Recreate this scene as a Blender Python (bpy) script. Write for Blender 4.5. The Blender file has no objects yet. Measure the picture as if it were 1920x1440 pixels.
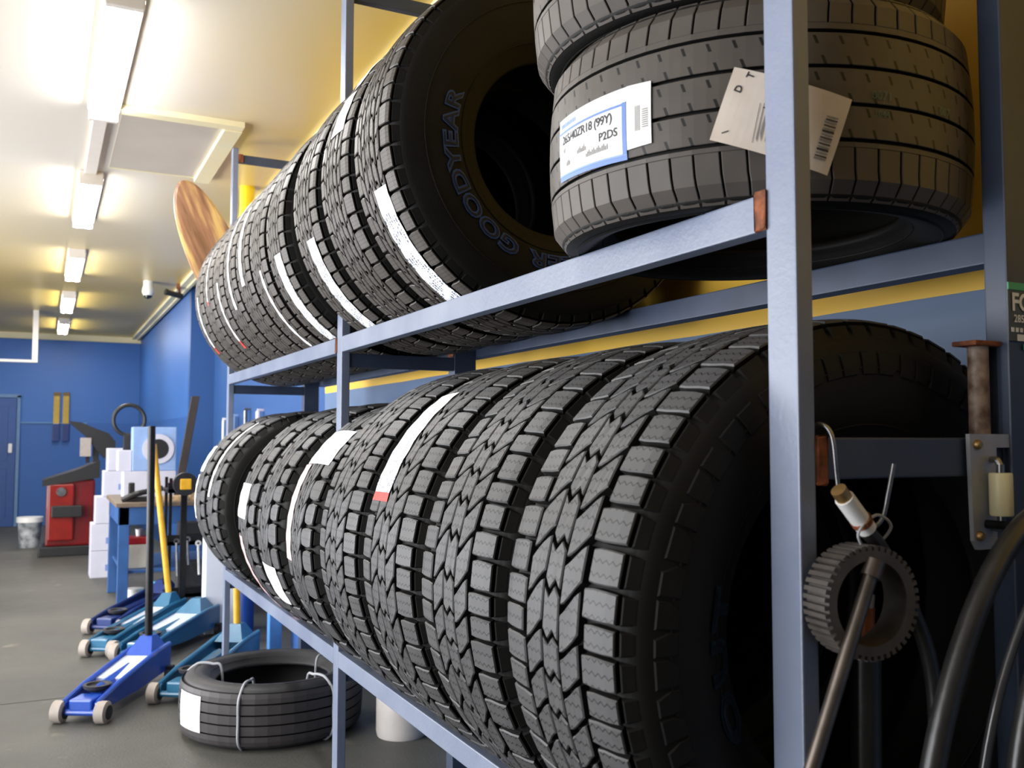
import bpy, bmesh, math, random
from mathutils import Vector, Matrix
R_ = random.Random(7)
H = 1.22                       # eye height above the floor
SC = bpy.context.scene
COL = SC.collection
PI = math.pi

# ------------------------------------------------------------------ materials
def new_mat(name):
    m = bpy.data.materials.new(name); m.use_nodes = True
    nt = m.node_tree; b = nt.nodes['Principled BSDF']
    return m, nt, b
def srgb(r, g, b):
    f = lambda c: (c/255/12.92) if c/255 <= .04045 else ((c/255+.055)/1.055)**2.4
    return (f(r), f(g), f(b), 1)
def mat(name, col, rough=.5, metal=0, spec=.5, noise=0, nscale=20, col2=None, bump=0, bscale=200, emit=None, estr=0, coat=0):
    m, nt, b = new_mat(name)
    b.inputs['Roughness'].default_value = rough; b.inputs['Metallic'].default_value = metal
    b.inputs['Specular IOR Level'].default_value = spec
    b.inputs['Base Color'].default_value = col
    if coat: b.inputs['Coat Weight'].default_value = coat
    if col2 is not None or noise:
        tc = nt.nodes.new('ShaderNodeTexCoord'); n = nt.nodes.new('ShaderNodeTexNoise')
        n.inputs['Scale'].default_value = nscale; n.inputs['Detail'].default_value = 6
        nt.links.new(tc.outputs['Object'], n.inputs['Vector'])
        r = nt.nodes.new('ShaderNodeValToRGB')
        c2 = col2 if col2 is not None else tuple(c*(1-noise) for c in col[:3])+(1,)
        r.color_ramp.elements[0].position = .35; r.color_ramp.elements[0].color = c2
        r.color_ramp.elements[1].position = .65; r.color_ramp.elements[1].color = col
        nt.links.new(n.outputs['Fac'], r.inputs['Fac']); nt.links.new(r.outputs['Color'], b.inputs['Base Color'])
    if bump:
        tc = nt.nodes.new('ShaderNodeTexCoord'); n = nt.nodes.new('ShaderNodeTexNoise')
        n.inputs['Scale'].default_value = bscale
        nt.links.new(tc.outputs['Object'], n.inputs['Vector'])
        bp = nt.nodes.new('ShaderNodeBump'); bp.inputs['Strength'].default_value = bump; bp.inputs['Distance'].default_value = .002
        nt.links.new(n.outputs['Fac'], bp.inputs['Height']); nt.links.new(bp.outputs['Normal'], b.inputs['Normal'])
    if emit is not None:
        b.inputs['Emission Color'].default_value = emit; b.inputs['Emission Strength'].default_value = estr
    return m
def math_node(nt, op, a, b=None):
    n = nt.nodes.new('ShaderNodeMath'); n.operation = op
    for i, v in enumerate((a, b)):
        if v is None: continue
        if isinstance(v, (int, float)): n.inputs[i].default_value = v
        else: nt.links.new(v, n.inputs[i])
    return n.outputs[0]
def rubber_tread(name, c1, c2, sipe=.011, zig=.0022, zper=.008, width=.075, slot=False):
    """rubber whose block tops carry thin wavy sipe cuts, drawn in the tread's own UV metres"""
    m, nt, b = new_mat(name)
    b.inputs['Roughness'].default_value = .52; b.inputs['Specular IOR Level'].default_value = .38
    uv = nt.nodes.new('ShaderNodeUVMap'); uv.uv_map = 'UVMap'
    sp = nt.nodes.new('ShaderNodeSeparateXYZ'); nt.links.new(uv.outputs['UV'], sp.inputs[0])
    U, V = sp.outputs[0], sp.outputs[1]
    tc = nt.nodes.new('ShaderNodeTexCoord'); n = nt.nodes.new('ShaderNodeTexNoise'); n.inputs['Scale'].default_value = 14; n.inputs['Detail'].default_value = 5
    nt.links.new(tc.outputs['Object'], n.inputs['Vector'])
    mix = nt.nodes.new('ShaderNodeMix'); mix.data_type = 'RGBA'
    mix.inputs['A'].default_value = c1; mix.inputs['B'].default_value = c2
    nt.links.new(n.outputs['Fac'], mix.inputs['Factor'])
    col = mix.outputs['Result']
    if sipe:
        tri = math_node(nt, 'PINGPONG', V, zper/2)
        u2 = math_node(nt, 'ADD', U, math_node(nt, 'MULTIPLY', tri, zig/(zper/2)))
        fr = math_node(nt, 'FRACT', math_node(nt, 'DIVIDE', u2, sipe))
        cut = math_node(nt, 'LESS_THAN', fr, width)
        if slot:
            fv = math_node(nt, 'FRACT', math_node(nt, 'DIVIDE', V, slot))
            cut = math_node(nt, 'MULTIPLY', cut, math_node(nt, 'LESS_THAN', fv, .42))
        mx = nt.nodes.new('ShaderNodeMix'); mx.data_type = 'RGBA'
        nt.links.new(cut, mx.inputs['Factor']); nt.links.new(col, mx.inputs['A']); mx.inputs['B'].default_value = (.006, .006, .006, 1)
        col = mx.outputs['Result']
        bp = nt.nodes.new('ShaderNodeBump'); bp.inputs['Strength'].default_value = .6; bp.inputs['Distance'].default_value = .002; bp.invert = True
        nt.links.new(cut, bp.inputs['Height']); nt.links.new(bp.outputs['Normal'], b.inputs['Normal'])
    nt.links.new(col, b.inputs['Base Color'])
    return m
def paper(name, base, ink, red=None, density=.5):
    """white sticker with rows of unreadably small print and an optional red end"""
    m, nt, b = new_mat(name)
    b.inputs['Roughness'].default_value = .45
    uv = nt.nodes.new('ShaderNodeUVMap'); uv.uv_map = 'UVMap'
    sp = nt.nodes.new('ShaderNodeSeparateXYZ'); nt.links.new(uv.outputs['UV'], sp.inputs[0])
    U, V = sp.outputs[0], sp.outputs[1]
    cb = nt.nodes.new('ShaderNodeCombineXYZ')
    nt.links.new(math_node(nt, 'FLOOR', math_node(nt, 'MULTIPLY', U, 520)), cb.inputs[0])
    nt.links.new(math_node(nt, 'FLOOR', math_node(nt, 'MULTIPLY', V, 90)), cb.inputs[1])
    wn = nt.nodes.new('ShaderNodeTexWhiteNoise'); wn.noise_dimensions = '2D'; nt.links.new(cb.outputs[0], wn.inputs['Vector'])
    ln = math_node(nt, 'GREATER_THAN', wn.outputs['Value'], 1-density*.6)
    row = math_node(nt, 'LESS_THAN', math_node(nt, 'FRACT', math_node(nt, 'MULTIPLY', V, 90)), .5)
    nz = nt.nodes.new('ShaderNodeTexNoise'); nz.inputs['Scale'].default_value = 28; nt.links.new(uv.outputs['UV'], nz.inputs['Vector'])
    blk = math_node(nt, 'GREATER_THAN', nz.outputs['Fac'], .5)
    k = math_node(nt, 'MULTIPLY', math_node(nt, 'MULTIPLY', ln, row), blk)
    mx = nt.nodes.new('ShaderNodeMix'); mx.data_type = 'RGBA'
    nt.links.new(k, mx.inputs['Factor']); mx.inputs['A'].default_value = base; mx.inputs['B'].default_value = ink
    nt.links.new(mx.outputs['Result'], b.inputs['Base Color'])
    return m

M = {}
M['rub_a'] = rubber_tread('rubber_all_terrain', (.048, .048, .051, 1), (.080, .079, .082, 1), sipe=.017, zig=.005, zper=.013, width=.12)
M['rub_b'] = rubber_tread('rubber_upper', (.050, .044, .039, 1), (.094, .082, .072, 1), sipe=.0095, zig=.002, zper=.009, width=.09)
M['rub_m'] = rubber_tread('rubber_mud', (.046, .046, .050, 1), (.076, .076, .080, 1), sipe=.022, zig=.004, zper=.02, width=.06)
M['rub_s'] = rubber_tread('rubber_street', (.062, .054, .049, 1), (.115, .098, .086, 1), sipe=2*PI*.331/60, zig=-.016, zper=.09, width=.13, slot=.0275)
M['rub_r'] = rubber_tread('rubber_rib', (.035, .032, .034, 1), (.06, .054, .056, 1), sipe=0)
M['side'] = mat('rubber_sidewall', (.010, .0095, .009, 1), .6, spec=.22, noise=.35, nscale=9, bump=.3, bscale=350)
M['side_floor'] = mat('rubber_sidewall_dusty', (.042, .042, .046, 1), .55, spec=.4, noise=.25, nscale=9)
M['groove_shade'] = mat('rubber_groove_shade', (.008, .0075, .007, 1), .7, spec=.2)  # near-black rubber for groove floors and block sides: recess shade put into the colour
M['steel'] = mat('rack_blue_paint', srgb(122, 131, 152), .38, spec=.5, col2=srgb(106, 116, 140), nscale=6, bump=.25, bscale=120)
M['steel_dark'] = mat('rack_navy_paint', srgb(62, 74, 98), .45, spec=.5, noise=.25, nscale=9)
M['rust'] = mat('rust', srgb(150, 88, 58), .8, spec=.3, col2=srgb(96, 58, 40), nscale=60, bump=.5, bscale=160)
M['paper'] = paper('sticker_white', (.86, .86, .88, 1), (.10, .12, .18, 1), density=.9)
M['paper_plain'] = mat('sticker_plain', (.9, .9, .9, 1), .5, noise=.05, nscale=30)
M['paper_pink'] = mat('sticker_pink', srgb(228, 190, 190), .5, noise=.1, nscale=30)
M['red'] = mat('sticker_red', srgb(214, 62, 54), .5, noise=.2, nscale=80)
M['blue_ink'] = mat('sticker_blue', srgb(104, 136, 200), .5, noise=.05)
M['ink'] = mat('ink_black', srgb(52, 52, 58), .6, noise=.1)
M['ink_soft'] = mat('ink_grey', srgb(150, 146, 144), .6, noise=.1)
M['letter_blue'] = mat('sidewall_letter_blue', srgb(44, 78, 138), .5, noise=.1)
M['letter_dark'] = mat('sidewall_letter_dark', srgb(14, 18, 36), .5, noise=.1)
M['teal_mark'] = mat('chalk_green', srgb(96, 120, 104), .8, noise=.2)
M['tag'] = mat('tag_card', srgb(232, 220, 208), .7, col2=srgb(214, 198, 182), nscale=12)
M['white_wall'] = mat('white_panel', srgb(224, 228, 236), .4, noise=.05, nscale=3)
M['black'] = mat('black_plastic', (.014, .014, .015, 1), .45, noise=.2)
M['black_metal'] = mat('black_metal', (.02, .02, .022, 1), .3, metal=.5, noise=.3, nscale=30)
M['hose'] = mat('hose_rubber', (.024, .023, .023, 1), .33, spec=.55, noise=.3, nscale=40, bump=.2, bscale=90)
M['chrome'] = mat('worn_steel', srgb(150, 150, 152), .3, metal=.9, noise=.35, nscale=25)
M['steel_raw'] = mat('raw_steel_plate', srgb(176, 178, 186), .45, metal=.25, noise=.25, nscale=16, bump=.2, bscale=60)
M['brass'] = mat('brass', srgb(186, 150, 96), .35, metal=.8, noise=.3, nscale=60)
M['copper'] = mat('copper', srgb(176, 104, 66), .4, metal=.6, noise=.3, nscale=60)
M['ivory'] = mat('ivory_nylon', srgb(232, 222, 178), .4, noise=.06, nscale=20)
M['jack_blue'] = mat('jack_blue', srgb(38, 84, 190), .3, spec=.6, noise=.2, nscale=8, coat=.3)
M['jack_teal'] = mat('jack_teal', srgb(34, 108, 148), .32, spec=.6, noise=.25, nscale=8, coat=.3)
M['jack_navy'] = mat('jack_navy', srgb(30, 52, 116), .35, spec=.5, noise=.25, nscale=8, coat=.2)
M['jack_light'] = mat('jack_deck', srgb(206, 216, 236), .3, noise=.12, nscale=10)
M['wheel_grey'] = mat('wheel_grey', srgb(168, 158, 150), .6, noise=.15, nscale=20)
M['yellow'] = mat('yellow_paint', srgb(222, 168, 40), .4, noise=.12, nscale=20)
M['wood'] = None
M['red_paint'] = mat('machine_red', srgb(112, 14, 18), .35, noise=.35, nscale=4, coat=.2)
M['can_red'] = mat('can_red', srgb(176, 22, 30), .35, noise=.15)
M['can_body'] = mat('can_cream', srgb(206, 200, 184), .5, noise=.12, nscale=12)
M['bench_blue'] = mat('bench_blue', srgb(52, 92, 150), .45, noise=.25, nscale=5)
M['carton'] = mat('carton_white', srgb(196, 196, 210), .6, noise=.07, nscale=7)
M['carton_mark'] = mat('carton_mark', srgb(118, 140, 196), .6, noise=.1)
M['cyan'] = mat('cyan_plastic', srgb(90, 176, 220), .4, noise=.1)
M['cloth'] = mat('clutter_dark', (.03, .03, .035, 1), .7, noise=.5, nscale=30)
M['tube'] = mat('lamp_tube', (.9, .95, 1, 1), .4, noise=.01, emit=(.96, .98, 1, 1), estr=42)
M['fixture'] = mat('fixture_white', srgb(226, 218, 208), .5, noise=.04)
M['trim'] = mat('trim_cream', srgb(232, 222, 184), .5, noise=.05, nscale=3)
M['sign_green'] = mat('sign_green', srgb(70, 178, 128), .5, noise=.1)
M['sign_dark'] = mat('sign_dark', srgb(78, 88, 92), .5, noise=.15, nscale=60)
M['white_ink'] = mat('white_ink', (.85, .86, .88, 1), .5, noise=.03)
M['pale_blue'] = mat('pale_blue', srgb(140, 168, 214), .5, noise=.1)
M['cream_bin'] = mat('cream_plastic', srgb(206, 200, 196), .5, noise=.06)
M['glass_dark'] = mat('lens_dark', (.01, .01, .012, 1), .1, noise=.1)
M['skin_white'] = mat('white_plastic', srgb(226, 226, 224), .35, noise=.03)
M['strap'] = mat('grey_strap', srgb(168, 170, 176), .45, noise=.08)

def wood_mat():
    m, nt, b = new_mat('oval_board_wood'); b.inputs['Roughness'].default_value = .4
    tc = nt.nodes.new('ShaderNodeTexCoord'); mp = nt.nodes.new('ShaderNodeMapping'); mp.inputs['Scale'].default_value = (14, 14, 1.6)
    nt.links.new(tc.outputs['Object'], mp.inputs[0])
    n = nt.nodes.new('ShaderNodeTexNoise'); n.inputs['Scale'].default_value = 1.6; n.inputs['Detail'].default_value = 4; nt.links.new(mp.outputs[0], n.inputs['Vector'])
    r = nt.nodes.new('ShaderNodeValToRGB'); e = r.color_ramp.elements
    e[0].position = .36; e[0].color = srgb(104, 72, 44); e[1].position = .62; e[1].color = srgb(196, 160, 96)
    x = e.new(.5); x.color = srgb(146, 104, 76)
    nt.links.new(n.outputs['Fac'], r.inputs[0]); nt.links.new(r.outputs[0], b.inputs['Base Color'])
    return m
M['wood'] = wood_mat()

# ------------------------------------------------------------------ object helpers
def tag(o, label=None, cat=None, group=None, kind=None):
    if label: o['label'] = label
    if cat: o['category'] = cat
    if group: o['group'] = group
    if kind: o['kind'] = kind
    return o
def thing(name, loc, label, cat, rz=0, group=None, parent=None):
    o = bpy.data.objects.new(name, None); COL.objects.link(o)
    o.location = loc; o.rotation_euler = (0, 0, rz); o.empty_display_size = .05
    return tag(o, label, cat, group)
def obj(name, bm, mats, parent=None, smooth=False, label=None, auto=None):
    me = bpy.data.meshes.new(name); bmesh.ops.recalc_face_normals(bm, faces=bm.faces[:]) if auto is None else None
    bm.to_mesh(me); bm.free()
    for mm in (mats if isinstance(mats, (list, tuple)) else [mats]): me.materials.append(mm)
    if smooth:
        for p in me.polygons: p.use_smooth = True
        try: me.set_sharp_from_angle(angle=math.radians(38))
        except Exception: pass
    o = bpy.data.objects.new(name, me); COL.objects.link(o)
    if parent is not None: o.parent = parent
    if label: o['label'] = label
    return o
def BM(): return bmesh.new()
def mid(bm, n0, idx):
    for f in bm.faces[n0:]: f.material_index = idx
def box(bm, x0, x1, y0, y1, z0, z1, bev=0, mi=0, M4=None):
    t = bmesh.new()
    vs = [t.verts.new((x, y, z)) for x in (x0, x1) for y in (y0, y1) for z in (z0, z1)]
    for q in ((0, 1, 3, 2), (4, 6, 7, 5), (0, 4, 5, 1), (2, 3, 7, 6), (0, 2, 6, 4), (1, 5, 7, 3)): t.faces.new([vs[i] for i in q])
    if bev: bmesh.ops.bevel(t, geom=t.edges[:], offset=bev, segments=2, affect='EDGES', profile=.6)
    merge(bm, t, mi, M4)
def merge(bm, t, mi=0, M4=None):
    mp = {}
    for v in t.verts: mp[v] = bm.verts.new(M4 @ v.co if M4 is not None else v.co)
    for f in t.faces:
        try: g = bm.faces.new([mp[v] for v in f.verts]); g.material_index = mi or f.material_index
        except ValueError: pass
    t.free()
def tube(bm, pts, r, seg=10, mi=0, caps=True, closed=False, radii=None):
    pts = [Vector(p) for p in pts]; n = len(pts); rings = []
    up = Vector((0, 0, 1))
    def tan(i):
        a = pts[(i-1) % n] if (closed or i > 0) else pts[i]; b = pts[(i+1) % n] if (closed or i < n-1) else pts[i]
        return (b-a).normalized()
    t0 = tan(0); ref = up if abs(t0.dot(up)) < .9 else Vector((1, 0, 0))
    nrm = t0.cross(ref).normalized()
    for i in range(n):
        t = tan(i); nrm = (nrm - t*nrm.dot(t)).normalized(); bn = t.cross(nrm)
        rr = radii[i] if radii else r
        rings.append([bm.verts.new(pts[i]+(nrm*math.cos(2*PI*k/seg)+bn*math.sin(2*PI*k/seg))*rr) for k in range(seg)])
    fs = []
    for i in range(n if closed else n-1):
        a, b = rings[i], rings[(i+1) % n]
        for k in range(seg):
            f = bm.faces.new((a[k], a[(k+1) % seg], b[(k+1) % seg], b[k])); f.material_index = mi; fs.append(f)
    if caps and not closed:
        for rg in (rings[0], rings[-1]):
            f = bm.faces.new(rg); f.material_index = mi
def smooth_path(ctrl, n=8, closed=False):
    P = [Vector(p) for p in ctrl]; out = []; m = len(P)
    rng = range(m) if closed else range(m-1)
    for i in rng:
        g = (lambda j: P[j % m]) if closed else (lambda j: P[max(0, min(m-1, j))])
        p0, p1, p2, p3 = g(i-1), g(i), g(i+1), g(i+2)
        for k in range(n):
            t = k/n
            out.append(.5*((2*p1)+(p2-p0)*t+(2*p0-5*p1+4*p2-p3)*t*t+(3*p1-p0-3*p2+p3)*t**3))
    if not closed: out.append(P[-1])
    return out
def lathe(bm, prof, seg=32, axis='Z', c=(0, 0, 0), mi=0, closed=False, a0=0, a1=2*PI):
    """prof = list of (r, h)"""
    full = abs(a1-a0-2*PI) < 1e-6; ns = seg if full else seg+1; rings = []
    for i in range(ns):
        a = a0+(a1-a0)*i/seg; ca, sa = math.cos(a), math.sin(a); rg = []
        for r, h in prof:
            if axis == 'Z': p = (c[0]+r*ca, c[1]+r*sa, c[2]+h)
            elif axis == 'Y': p = (c[0]+r*ca, c[1]+h, c[2]+r*sa)
            else: p = (c[0]+h, c[1]+r*ca, c[2]+r*sa)
            rg.append(bm.verts.new(p))
        rings.append(rg)
    m = len(prof)
    for i in range(seg if full else seg):
        a, b = rings[i], rings[(i+1) % ns]
        for k in range(m if closed else m-1):
            j = (k+1) % m
            if prof[k][0] < 1e-6 and prof[j][0] < 1e-6: continue
            try:
                f = bm.faces.new((a[k], b[k], b[j], a[j])); f.material_index = mi
            except ValueError: pass
def cyl(bm, p0, p1, r, seg=20, mi=0, r2=None):
    tube(bm, [p0, p1], r, seg, mi, radii=[r, r if r2 is None else r2])
def text2d(s, size, spacing=1.0, bold=0.0):
    cu = bpy.data.curves.new('t', 'FONT'); cu.body = s; cu.size = size; cu.align_x = 'CENTER'; cu.align_y = 'CENTER'
    cu.space_character = spacing; cu.offset = bold; cu.resolution_u = 3
    o = bpy.data.objects.new('t', cu); COL.objects.link(o)
    dg = bpy.context.evaluated_depsgraph_get(); dg.update(); me = bpy.data.meshes.new_from_object(o.evaluated_get(dg))
    V = [(v.co.x, v.co.y) for v in me.vertices]; F = [tuple(p.vertices) for p in me.polygons]
    bpy.data.objects.remove(o); bpy.data.curves.remove(cu); bpy.data.meshes.remove(me)
    return V, F
def put_text(bm, s, size, fn, mi=0, spacing=1.0, bold=0.0):
    V, F = text2d(s, size, spacing, bold)
    vs = [bm.verts.new(fn(x, y)) for x, y in V]
    for f in F:
        try: g = bm.faces.new([vs[i] for i in f]); g.material_index = mi
        except ValueError: pass

# ------------------------------------------------------------------ camera
F, YAW, PIT, ROL = 1748.5, .4656, .0584, .0017
s, c, sp, cp = math.sin(YAW), math.cos(YAW), math.sin(PIT), math.cos(PIT)
fwd = Vector((s*cp, c*cp, sp)); rgt = Vector((c, -s, 0)); upv = rgt.cross(fwd)
cr, sr = math.cos(ROL), math.sin(ROL)
r2, u2 = rgt*cr+upv*sr, upv*cr-rgt*sr
cam = bpy.data.cameras.new('camera'); co = bpy.data.objects.new('camera', cam); COL.objects.link(co)
cam.sensor_width = 36; cam.lens = F/1920*36; cam.clip_start = .02
mw = Matrix((r2, u2, -fwd)).transposed().to_4x4(); mw.translation = (0, 0, H); co.matrix_world = mw
cam.dof.use_dof = True; cam.dof.focus_distance = 1.9; cam.dof.aperture_fstop = 7.0
SC.camera = co

# ------------------------------------------------------------------ room
WX, WX2, JY, YF, YB, XL_, CH = 1.48, 1.25, 9.4, 14.67, -2.5, -3.4, 1.4645+H
def wall_mat():
    m, nt, b = new_mat('painted_wall'); b.inputs['Roughness'].default_value = .45; b.inputs['Specular IOR Level'].default_value = .35
    g = nt.nodes.new('ShaderNodeNewGeometry'); sx = nt.nodes.new('ShaderNodeSeparateXYZ'); nt.links.new(g.outputs['Position'], sx.inputs[0])
    n = nt.nodes.new('ShaderNodeTexNoise'); n.inputs['Scale'].default_value = 1.3; n.inputs['Detail'].default_value = 5; nt.links.new(g.outputs['Position'], n.inputs['Vector'])
    z = math_node(nt, 'ADD', sx.outputs[2], math_node(nt, 'MULTIPLY', math_node(nt, 'SUBTRACT', n.outputs['Fac'], .5), .012))
    far = math_node(nt, 'GREATER_THAN', sx.outputs[1], 5.4)
    lim = math_node(nt, 'ADD', .263+H, math_node(nt, 'MULTIPLY', far, CH-.263-H-.0))
    yel = math_node(nt, 'GREATER_THAN', z, lim)
    dado = math_node(nt, 'MULTIPLY', math_node(nt, 'GREATER_THAN', sx.outputs[1], JY+.1), math_node(nt, 'LESS_THAN', sx.outputs[2], .209+H))
    blue = nt.nodes.new('ShaderNodeMix'); blue.data_type = 'RGBA'
    nt.links.new(far, blue.inputs['Factor']); blue.inputs['A'].default_value = srgb(92, 114, 146); blue.inputs['B'].default_value = srgb(46, 80, 132)
    b2 = nt.nodes.new('ShaderNodeMix'); b2.data_type = 'RGBA'; nt.links.new(math_node(nt, 'GREATER_THAN', sx.outputs[1], JY+.1), b2.inputs['Factor']); nt.links.new(blue.outputs['Result'], b2.inputs['A']); b2.inputs['B'].default_value = srgb(58, 102, 168)
    b3 = nt.nodes.new('ShaderNodeMix'); b3.data_type = 'RGBA'; nt.links.new(dado, b3.inputs['Factor']); nt.links.new(b2.outputs['Result'], b3.inputs['A']); b3.inputs['B'].default_value = srgb(50, 92, 156)
    n2 = nt.nodes.new('ShaderNodeMix'); n2.data_type = 'RGBA'; nt.links.new(yel, n2.inputs['Factor']); nt.links.new(b3.outputs['Result'], n2.inputs['A']); n2.inputs['B'].default_value = srgb(232, 188, 74)
    nt.links.new(n2.outputs['Result'], b.inputs['Base Color'])
    return m
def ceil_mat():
    m, nt, b = new_mat('ceiling_yellow_bounce'); b.inputs['Roughness'].default_value = .32; b.inputs['Specular IOR Level'].default_value = .5
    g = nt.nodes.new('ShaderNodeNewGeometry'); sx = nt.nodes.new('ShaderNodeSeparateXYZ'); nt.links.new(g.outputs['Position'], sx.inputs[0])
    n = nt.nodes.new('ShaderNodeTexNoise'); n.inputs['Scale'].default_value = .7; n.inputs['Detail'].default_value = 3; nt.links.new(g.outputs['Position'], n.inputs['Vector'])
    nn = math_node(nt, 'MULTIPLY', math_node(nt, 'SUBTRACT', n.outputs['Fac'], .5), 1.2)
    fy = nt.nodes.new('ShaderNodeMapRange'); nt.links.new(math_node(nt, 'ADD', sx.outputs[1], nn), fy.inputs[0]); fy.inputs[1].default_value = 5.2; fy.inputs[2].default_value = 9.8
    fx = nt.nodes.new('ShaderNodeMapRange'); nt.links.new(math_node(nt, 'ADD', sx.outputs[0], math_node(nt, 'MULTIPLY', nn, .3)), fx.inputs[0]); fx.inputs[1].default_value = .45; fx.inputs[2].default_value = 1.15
    k = math_node(nt, 'MAXIMUM', fy.outputs[0], fx.outputs[0])  # yellow bounce from the wall, put into the ceiling colour
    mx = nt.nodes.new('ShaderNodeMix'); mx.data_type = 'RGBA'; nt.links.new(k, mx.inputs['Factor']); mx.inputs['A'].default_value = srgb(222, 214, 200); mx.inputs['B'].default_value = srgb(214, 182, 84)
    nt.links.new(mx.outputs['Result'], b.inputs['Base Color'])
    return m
def floor_mat():
    m, nt, b = new_mat('asphalt_floor'); b.inputs['Roughness'].default_value = .6
    g = nt.nodes.new('ShaderNodeNewGeometry'); n = nt.nodes.new('ShaderNodeTexNoise'); n.inputs['Scale'].default_value = 1.1; n.inputs['Detail'].default_value = 8; n.inputs['Roughness'].default_value = .65
    nt.links.new(g.outputs['Position'], n.inputs['Vector'])
    r = nt.nodes.new('ShaderNodeValToRGB'); r.color_ramp.elements[0].position = .3; r.color_ramp.elements[0].color = srgb(58, 58, 54); r.color_ramp.elements[1].position = .7; r.color_ramp.elements[1].color = srgb(86, 85, 79)
    nt.links.new(n.outputs['Fac'], r.inputs[0])
    n3 = nt.nodes.new('ShaderNodeTexNoise'); n3.inputs['Scale'].default_value = 5; n3.inputs['Detail'].default_value = 8; nt.links.new(g.outputs['Position'], n3.inputs['Vector'])
    r3 = nt.nodes.new('ShaderNodeValToRGB'); r3.color_ramp.elements[0].position = .66; r3.color_ramp.elements[1].position = .74; nt.links.new(n3.outputs['Fac'], r3.inputs[0])
    mx = nt.nodes.new('ShaderNodeMix'); mx.data_type = 'RGBA'; nt.links.new(math_node(nt, 'MULTIPLY', r3.outputs[0], .4), mx.inputs['Factor']); nt.links.new(r.outputs[0], mx.inputs['A']); mx.inputs['B'].default_value = srgb(150, 142, 126)
    nt.links.new(mx.outputs['Result'], b.inputs['Base Color'])
    n2 = nt.nodes.new('ShaderNodeTexNoise'); n2.inputs['Scale'].default_value = 90; nt.links.new(g.outputs['Position'], n2.inputs['Vector'])
    bp = nt.nodes.new('ShaderNodeBump'); bp.inputs['Strength'].default_value = .3; bp.inputs['Distance'].default_value = .004; nt.links.new(n2.outputs['Fac'], bp.inputs['Height']); nt.links.new(bp.outputs['Normal'], b.inputs['Normal'])
    return m
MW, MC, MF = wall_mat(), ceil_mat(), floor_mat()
def struct(name, bm, m): return tag(obj(name, bm, m), kind='structure')
b = BM(); box(b, XL_, WX, YB, YF, -.1, 0); struct('floor', b, MF)
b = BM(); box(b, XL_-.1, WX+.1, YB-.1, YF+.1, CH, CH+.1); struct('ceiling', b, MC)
b = BM(); box(b, WX, WX+.12, YB, YF, 0, CH); box(b, WX2, WX, JY, YF, 0, CH); struct('wall_right', b, MW)
b = BM(); box(b, XL_, WX, YF, YF+.12, 0, CH); struct('wall_far', b, MW)
b = BM(); box(b, XL_, WX, YB-.12, YB, 0, CH); struct('wall_back_blocker', b, mat('back_blocker_dark', srgb(58, 56, 54), .8, noise=.1, nscale=2))  # unseen wall added behind the camera, kept dark to hold light off near faces
b = BM()
box(b, XL_-.12, XL_, YB, .35, 0, CH); box(b, XL_-.12, XL_, 4.8, 5.2, 0, CH); box(b, XL_-.12, XL_, 8.6, YF, 0, CH); box(b, XL_-.12, XL_, YB, YF, 2.5, CH)
struct('wall_left', b, MW)
b = BM(); box(b, 1.13, 1.19, YB, YF-.0, CH-.03, CH); box(b, 1.19, 1.22, YB, YF, CH-.045, CH); struct('trim_1', b, M['trim'])
b = BM(); box(b, XL_, 1.25, YF-.05, YF, CH-.07, CH-.0); box(b, XL_, 1.25, YF-.07, YF, CH-.085, CH-.07); struct('trim_2', b, M['trim'])
# expansion joint cut across the concrete
b = BM(); box(b, XL_, .45, 4.93, 4.938, 0, .0015); box(b, -.6, -.592, YB, YF, 0, .0015); struct('trim_3', b, M['black'])
# far door
d = BM(); box(d, -1.15, -.33, YF-.045, YF, 0, .55+H, .004); box(d, -1.05, -.43, YF-.052, YF-.045, .9, 1.65, .003); box(d, -1.05, -.43, YF-.052, YF-.045, .12, .8, .003)
dr = struct('door_1', d, mat('door_blue', srgb(34, 74, 138), .4, noise=.12, nscale=3))
d = BM(); box(d, -.42, -.37, YF-.09, YF-.052, -.21+H, -.08+H, .01); obj('door_handle', d, M['skin_white'], dr, label='pale upright door handle')
d = BM(); box(d, -.325, -.285, YF-.05, YF, 0, .585+H); box(d, -1.2, -.285, YF-.05, YF, .555+H, .60+H); struct('trim_4', d, mat('door_frame', srgb(96, 128, 168), .5, noise=.1))
d = BM(); box(d, -.285, .56, YF-.02, YF, .203+H, .214+H); struct('trim_5', d, mat('dado_line', srgb(110, 150, 176), .5, noise=.1))

# ceiling hatch surround
h = BM()
box(h, .26, .80, 4.36, 4.43, CH-.025, CH); box(h, .72, .80, 4.43, 5.42, CH-.03, CH); box(h, .28, .72, 5.40, 5.42, CH-.008, CH)
struct('trim_6', h, M['trim'])
h = BM(); box(h, .28, .72, 4.43, 5.40, CH-.006, CH); hp = tag(obj('ceiling_hatch', h, mat('hatch_panel', srgb(196, 186, 172), .4, noise=.1, nscale=3)), 'flat beige access panel in the ceiling beside the lamps', 'hatch')
h = BM(); box(h, .165, .225, 4.50, 5.62, CH-.022, CH, .003); tag(obj('cable_duct', h, M['fixture']), 'pale cable duct on the ceiling between the two nearest lamps', 'cable duct')

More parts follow.
